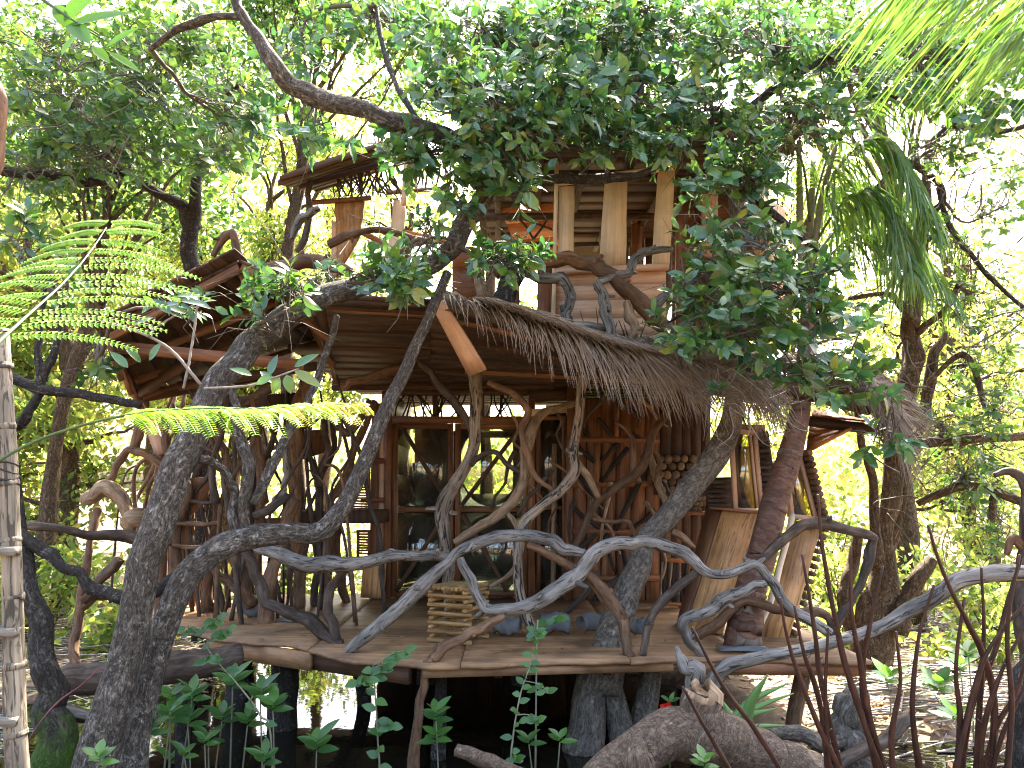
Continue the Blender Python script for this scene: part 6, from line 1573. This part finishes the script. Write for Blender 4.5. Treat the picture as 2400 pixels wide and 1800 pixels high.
# dark red frond stems at the right
for k, q in enumerate(([(1917, 1159), (1929, 1289), (1958, 1458), (1996, 1603), (2062, 1800), (2090, 1880)], [(1994, 1280), (1996, 1434), (2016, 1554), (2040, 1699), (2072, 1800), (2090, 1880)], [(2069, 1328), (2040, 1458), (2022, 1554), (2030, 1680), (2070, 1880)],
          [(1941, 1472), (1934, 1627), (1944, 1800), (1960, 1880)], [(2189, 1371), (2151, 1506), (2139, 1675), (2154, 1800), (2160, 1880)], [(2175, 1231), (2213, 1347), (2266, 1458), (2302, 1530), (2330, 1640), (2320, 1880)],
          [(2440, 1370), (2324, 1511), (2281, 1627), (2240, 1800), (2230, 1880)], [(2440, 1400), (2350, 1570), (2306, 1700), (2296, 1820), (2290, 1890)], [(2440, 1540), (2358, 1699), (2326, 1810), (2310, 1890)], [(2420, 1230), (2370, 1380), (2330, 1530), (2270, 1680), (2250, 1880)],
          [(1600, 1610), (1650, 1700), (1712, 1810), (1740, 1880)], [(1622, 1470), (1690, 1600), (1770, 1710), (1840, 1820), (1870, 1880)], [(1828, 1400), (1852, 1520), (1910, 1680), (1970, 1810), (1990, 1880)], [(1862, 1420), (1884, 1530), (1920, 1640), (1950, 1880)],
          [(2300, 1330), (2306, 1480), (2298, 1640), (2286, 1880)], [(2390, 1300), (2360, 1480), (2372, 1650), (2360, 1880)], [(2100, 1480), (2110, 1600), (2090, 1720), (2100, 1880)], [(2260, 1400), (2240, 1560), (2250, 1700), (2240, 1880)], [(2420, 1450), (2390, 1600), (2330, 1720), (2300, 1880)], [(1880, 1300), (1905, 1450), (1925, 1600), (1960, 1760), (1980, 1880)])):
    Y = 3.1 + .04 * (k % 5)
    pts = [P(x, y, Y + .05 * i) for i, (x, y) in enumerate(q)]
    e = pts[-1].copy(); e[2] = float(gz(e[0], e[1])) - .02
    w = [6, 9, 13, 15, 17, 18][:len(q)]
    r = [WM(a, Y) / 2 for a in w] + [WM(22, Y) / 2]
    t = thing('red_frond_stem', e, 'dark red-brown dead frond stem rising in a fan before the clearing' if k not in (10, 11) else 'thin brown frond stem crossing the forked log', 'stem', 'dead frond stems' if k not in (10, 11) else 'frond stems over the log')
    limb('stalk', pts + [e], r, M['stem_red'], t, 7, 6, .05)
    pb = np.concatenate([spline(np.array(pts), 6)[6:-6]])
    pr = []
    for c in pb:
        d = nrm(np.array((RN.uniform(-1, 1), RN.uniform(-.5, .5), .6)))
        pr.append(tube([c, c + d * .016, c + d * .03], [.003, .002, .001], 4, 2, .0))
    V, f, wc = merge(pr)
    mesh_np('stubble', V, f, M['stem_red'], t, True, wc)['kind'] = 'stuff'
WS = .76
# ------------------------------------------------------------------ logs, ladder, things on the deck
LG = thing('forked_log', P(1600, 1780, 4.3) * [1, 1, 0] + [0, 0, .4], 'heavy brown forked log with a sawn stub lying on the bank', 'log')
trace('trunk', [(1290, 1990, 4.15, 130), (1400, 1850, 4.2, 124), (1500, 1766, 4.25, 128), (1590, 1716, 4.3, 136), (1680, 1730, 4.35, 134), (1770, 1768, 4.4, 116), (1850, 1790, 4.42, 104), (1912, 1806, 4.44, 92)], M['log'], LG, 18, 8, .04)
trace('stub', [(1636, 1750, 4.3, 150), (1642, 1700, 4.3, 128), (1646, 1656, 4.3, 120), (1648, 1638, 4.3, 118)], M['log'], LG, 16, 6, .03)
trace('cut_face', [(1647, 1642, 4.3, 108), (1648, 1634, 4.3, 112), (1649, 1632, 4.3, 100)], M['drift_tan'], LG, 16, 4, .02)
trace('knot', [(1500, 1800, 4.12, 90), (1494, 1770, 4.08, 70), (1490, 1730, 4.1, 26)], M['log'], LG, 10, 6, .1)
SN = thing('driftwood_snag', P(1680, 1660, 4.9) * [1, 1, 0] + [0, 0, .3], 'bleached grey driftwood snag with a long branch sweeping out to one side', 'driftwood')
trace('stump', [(1584, 1516, 4.9, 14), (1602, 1546, 4.9, 36), (1620, 1590, 4.9, 58), (1652, 1636, 4.9, 62), (1700, 1676, 4.92, 52), (1740, 1740, 4.95, 44), (1780, 1840, 4.98, 44)], M['drift'], SN, 12, 8, .14)
trace('branch', [(1668, 1640, 4.88, 36), (1676, 1596, 4.84, 40), (1708, 1560, 4.8, 40), (1770, 1546, 4.76, 38), (1860, 1524, 4.7, 38), (1960, 1504, 4.66, 40), (2060, 1470, 4.62, 40), (2160, 1418, 4.6, 42), (2240, 1366, 4.58, 42), (2330, 1346, 4.56, 44), (2440, 1350, 4.54, 46)], M['drift'], SN, 12, 8, .08)
ST = thing('weathered_stump', P(1995, 1760, 5.3) * [1, 1, 0], 'broken grey stump standing among the red frond stems', 'stump')
trace('stump', [(1996, 1850, 5.3, 120), (1992, 1740, 5.3, 96), (2000, 1670, 5.3, 76), (2006, 1622, 5.3, 50)], M['bark_smooth'], ST, 12, 7, .18)
trace('root', [(1990, 1740, 5.25, 60), (1920, 1730, 5.2, 50), (1850, 1722, 5.15, 40), (1800, 1720, 5.1, 26)], M['bark_smooth'], ST, 10, 7, .18)
FB = thing('fallen_branch', P(2060, 1760, 5.1) * [1, 1, 0], 'dark fallen branch slanting up from the puddle edge', 'branch')
trace('branch', [(1880, 1830, 5.0, 44), (1990, 1776, 5.05, 44), (2060, 1742, 5.1, 42), (2110, 1704, 5.15, 40), (2134, 1680, 5.2, 34)], M['drift_dark'], FB, 10, 7, .08)
BLg = thing('pale_log', P(1150, 1790, 4.5) * [1, 1, 0] + [0, 0, .3], 'pale broken log end poking up before the dark piles', 'log')
trace('log', [(1068, 1758, 4.5, 34), (1110, 1772, 4.5, 42), (1170, 1792, 4.5, 46), (1250, 1830, 4.5, 48), (1330, 1880, 4.5, 48)], M['log'], BLg, 12, 7, .09)
HL = thing('hewn_half_log', P(330, 1640, 5.6) * [1, 1, 0], 'big hewn brown half log ramping up to the deck beside the leaning trunk', 'log')
trace('log', [(118, 1600, 5.3, 60), (170, 1592, 5.35, 84), (260, 1580, 5.45, 92), (360, 1570, 5.6, 92), (460, 1552, 5.8, 84), (560, 1534, 6.0, 70)], M['drift_dark'], HL, 14, 8, .06)
trace('prop', [(160, 1670, 5.3, 30), (230, 1680, 5.4, 34), (330, 1700, 5.5, 34), (420, 1660, 5.6, 30)], M['drift_dark'], HL, 9, 7, .1)
beam('plank', P(128, 1656, 5.2), P(262, 1690, 5.35), .12, .04, M['drift'], HL)
for a, b in (((250, 1640), (246, 1900)), ((430, 1600), (430, 1900))):
    trace('leg', [(*a, 5.45, 40), ((a[0] + b[0]) / 2, 1760, 5.45, 42), (*b, 5.45, 46)], M['bark_dark'], HL, 9, 5, .06)
RC = thing('tied_rope', P(60, 1760, 4.7), 'thin dull red cord tied round the mossy trunk', 'rope')
trace('cord', [(60, 1745, 4.6, 4), (96, 1690, 4.62, 4), (140, 1642, 4.7, 6), (190, 1606, 4.9, 4), (232, 1566, 5.1, 4)], M['rope'], RC, 6, 6, .02)
LP_ = thing('long_plank', PZ(2120, 1540, .16), 'long pale sawn plank lying on the litter of the clearing', 'plank')
beam('board', PZ(1975, 1520, .14), PZ(2290, 1560, .14), .14, .03, M['plank_pale'], LP_)
# old timbers leaning on the clearing side
CB = thing('driftwood_root', P(2380, 1500, 5.6) * [1, 1, 0], 'gnarled dead grey root standing at the edge of the clearing', 'driftwood')
trace('root', [(2420, 1560, 5.6, 60), (2396, 1380, 5.6, 40), (2402, 1240, 5.6, 36), (2396, 1130, 5.6, 34), (2370, 1104, 5.6, 26), (2330, 1112, 5.6, 14)], M['drift_dark'], CB, 10, 7, .14)
trace('root', [(2420, 1330, 5.6, 34), (2380, 1260, 5.6, 26), (2360, 1300, 5.6, 16)], M['drift_brown'], CB, 8, 6, .14)
trace('butt', [(2440, 1900, 4.2, 120), (2400, 1760, 4.2, 90), (2396, 1640, 4.25, 66), (2420, 1540, 4.3, 40)], M['bark_dark'], CB, 10, 7, .15)

# bamboo ladder
BM = thing('bamboo_ladder', P(45, 1900, 3.2) * [1, 1, 0] + [0, 0, .37], 'old bamboo ladder pole with lashed wooden rungs beside the mossy trunk', 'ladder')
ppx = [(46, 1960), (42, 1800), (36, 1640), (32, 1480), (28, 1320), (22, 1160), (14, 1000), (8, 860), (4, 772)]
def pole(dx):
    pts = np.array([P(x + dx, y, 3.2) for x, y in ppx])
    if dx == 0: pass
    limb('pole', pts, [WM(w, 3.2) / 2 for w in (48, 47, 46, 45, 43, 40, 38, 35, 33)], M['bamboo'], BM, 14, 8, .018)
    s = spline(pts, 6); n = len(s)
    for k in (3, 9, 15, 21, 26, 31, 36, 42):
        r = WM(np.interp(k, (0, n), (49, 36)), 3.2) / 2
        t = nrm(s[k + 1] - s[k - 1])
        limb('node_ring', [s[k] - t * .010, s[k] - t * .002, s[k] + t * .004, s[k] + t * .012], [r * .99, r * 1.09, r * 1.06, r * .99], M['bamboo'], BM, 14, 2, .02)
pole(0); pole(-190)
for y in (1690, 1482, 1292):
    a = P(24, y, 3.17); b = P(-170, y - 6, 3.17)
    beam('rung', a + (.03, 0, 0), b, .05, .035, M['drift'], BM)
for y in (1090, 1104, 1118, 780):
    c = P(np.interp(y, (772, 1160), (4, 22)), y, 3.2)
    th = np.linspace(0, 6.283, 13); r = WM(39, 3.2) / 2 * 1.05
    limb('lashing', [c + (r * math.cos(t), r * math.sin(t), .012 * math.sin(t + y)) for t in th], [.004] * 13, M['black_stick'], BM, 5, 2, .0)
DS = thing('dry_palm_sheath', P(5, 300, 3.6), 'curled dead brown palm sheath hanging by the canopy edge', 'palm sheath')
V, f, wc = [], [], []
for i in range(9):
    t = i / 8
    c = P(-20 + 18 * math.sin(t * 3), 170 + 250 * t, 3.6)
    w = WM((20, 46, 56, 50, 40, 34, 40, 46, 30)[i], 3.6)
    for k in range(6):
        a = -1.2 + k * .5
        V.append(c + (w * math.sin(a) * .6, -w * math.cos(a) * .5, .01 * math.sin(k * 2 + i))); wc.append((k * .02, 0, t * .5))
for i in range(8):
    for k in range(5):
        a = i * 6 + k; f.append((a, a + 1, a + 7, a + 6))
mesh_np('sheath', np.array(V), np.array(f), M['drift_brown'], DS, True, np.array(wc))

# crate of crossed sticks on the deck
cx = PZ(1072, 1508, DECK)
CR = thing('stick_crate', (cx[0], cx[1], DECK), 'square crate of crossed yellow-brown sticks standing on the deck', 'crate')
ca, sa = math.cos(math.radians(-24)), math.sin(math.radians(-24))
def cw(x, y, z): return np.array((cx[0] + x * ca - y * sa, cx[1] + .12 + x * sa + y * ca, DECK + z))
hs = .165; r = .0175
for k in range(12):
    z = r + .004 + k * .0345
    for s in (-1, 1):
        j = RN.uniform(-.008, .008)
        if k % 2 == 0: a, b = cw(-hs - .03, s * (hs - .012) + j, z), cw(hs + .03, s * (hs - .012), z)
        else: a, b = cw(s * (hs - .012) + j, -hs - .03, z), cw(s * (hs - .012), hs + .03, z)
        limb('stick', [a, (a + b) / 2 + (0, 0, RN.uniform(-.003, .003)), b], [r * RN.uniform(.85, 1.1), r, r * RN.uniform(.85, 1.1)], M['stick_gold'], CR, 8, 4, .06)
for k in range(9):
    x = -hs + .005 + k * (2 * hs - .01) / 8
    limb('stick', [cw(x, -hs - .035, .428), cw(x + RN.uniform(-.004, .004), 0, .43), cw(x, hs + .03, .428)], [r * .95, r, r * .9], M['stick_gold'], CR, 8, 4, .06)

# curled grey sheets lying on the deck
def curl(px, py, L, r, ang, turn, label, name='curled_sheet', squash=.9, open_=.0):
    c = PZ(px, py, DECK)
    t = thing(name, (c[0], c[1], DECK), label, 'sheet')
    n, m = 22, 10; r *= .8; L *= .8
    V, wc = [], []
    for i in range(m):
        s = (i / (m - 1) - .5) * L
        for k in range(n):
            a = -math.pi / 2 + open_ + turn * (k / (n - 1) - .5) + math.pi
            rr = r * (1 + .16 * math.sin(i * .9 + k * .35 + px) + .10 * math.sin(i * 2.1 - k * .8)) * (1 + .45 * k / n)
            x, z = rr * math.cos(a), rr * math.sin(a) * squash
            V.append((s, x, z)); wc.append((k * .02, 0, s))
    V = np.array(V); V[:, 2] -= V[:, 2].min() - .006
    ca_, sa_ = math.cos(ang), math.sin(ang)
    W = np.stack((c[0] + V[:, 0] * ca_ - V[:, 1] * sa_, c[1] + V[:, 0] * sa_ + V[:, 1] * ca_, DECK + .008 + V[:, 2]), -1)
    f = [(i * n + k, i * n + k + 1, (i + 1) * n + k + 1, (i + 1) * n + k) for i in range(m - 1) for k in range(n - 1)]
    o = mesh_np('sheet', W, np.array(f), M['pvc'], t, True, np.array(wc))
    md = o.modifiers.new('thick', 'SOLIDIFY'); md.thickness = .005
    return t
curl(600, 1450, .36, .085, -.2, 5.4, 'blue-grey curled sheet lying behind the stout porch post')
curl(680, 1458, .30, .05, -.25, 2.4, 'flattened grey sheet scrap on the deck beside the dark branch', squash=.35)
curl(1190, 1492, .28, .075, -.2, 5.2, 'torn grey sheet roll lying right behind the stick crate')
curl(1300, 1488, .30, .085, .1, 5.2, 'grey roll with bright leaves poking over it')
curl(1390, 1486, .30, .085, .35, 4.8, 'open-ended grey roll lying next to the trunk growing through the deck')
curl(1492, 1488, .20, .07, .1, 4.8, 'grey roll half hidden behind the trunk growing through the deck')
curl(1740, 1526, .46, .10, -.05, 2.0, 'flat grey sheet scraps on the deck below the bay windows', squash=.3)
# a few dry leaves and a stick on the deck
for k, (x, y) in enumerate([(RN.uniform(560, 1600), RN.uniform(1440, 1530)) for _ in range(30)] + [(1035, 1466), (850, 1432), (870, 1432), (905, 1440), (925, 1505), (780, 1490), (700, 1490), (660, 1480), (1180, 1525), (1490, 1510), (1570, 1500), (950, 1530), (1280, 1530), (620, 1500)]):
    p = PZ(x, y, DECK + .012)
    t = thing('dry_leaf', p, 'curled dry brown leaf lying on the deck', 'leaf', 'dry leaves on the deck')
    leaf_obj(t, p, (RN.uniform(-1, 1), RN.uniform(-1, 1), .15), (0, 0, 1), .07, .03, 'litter', 'blade', .3)
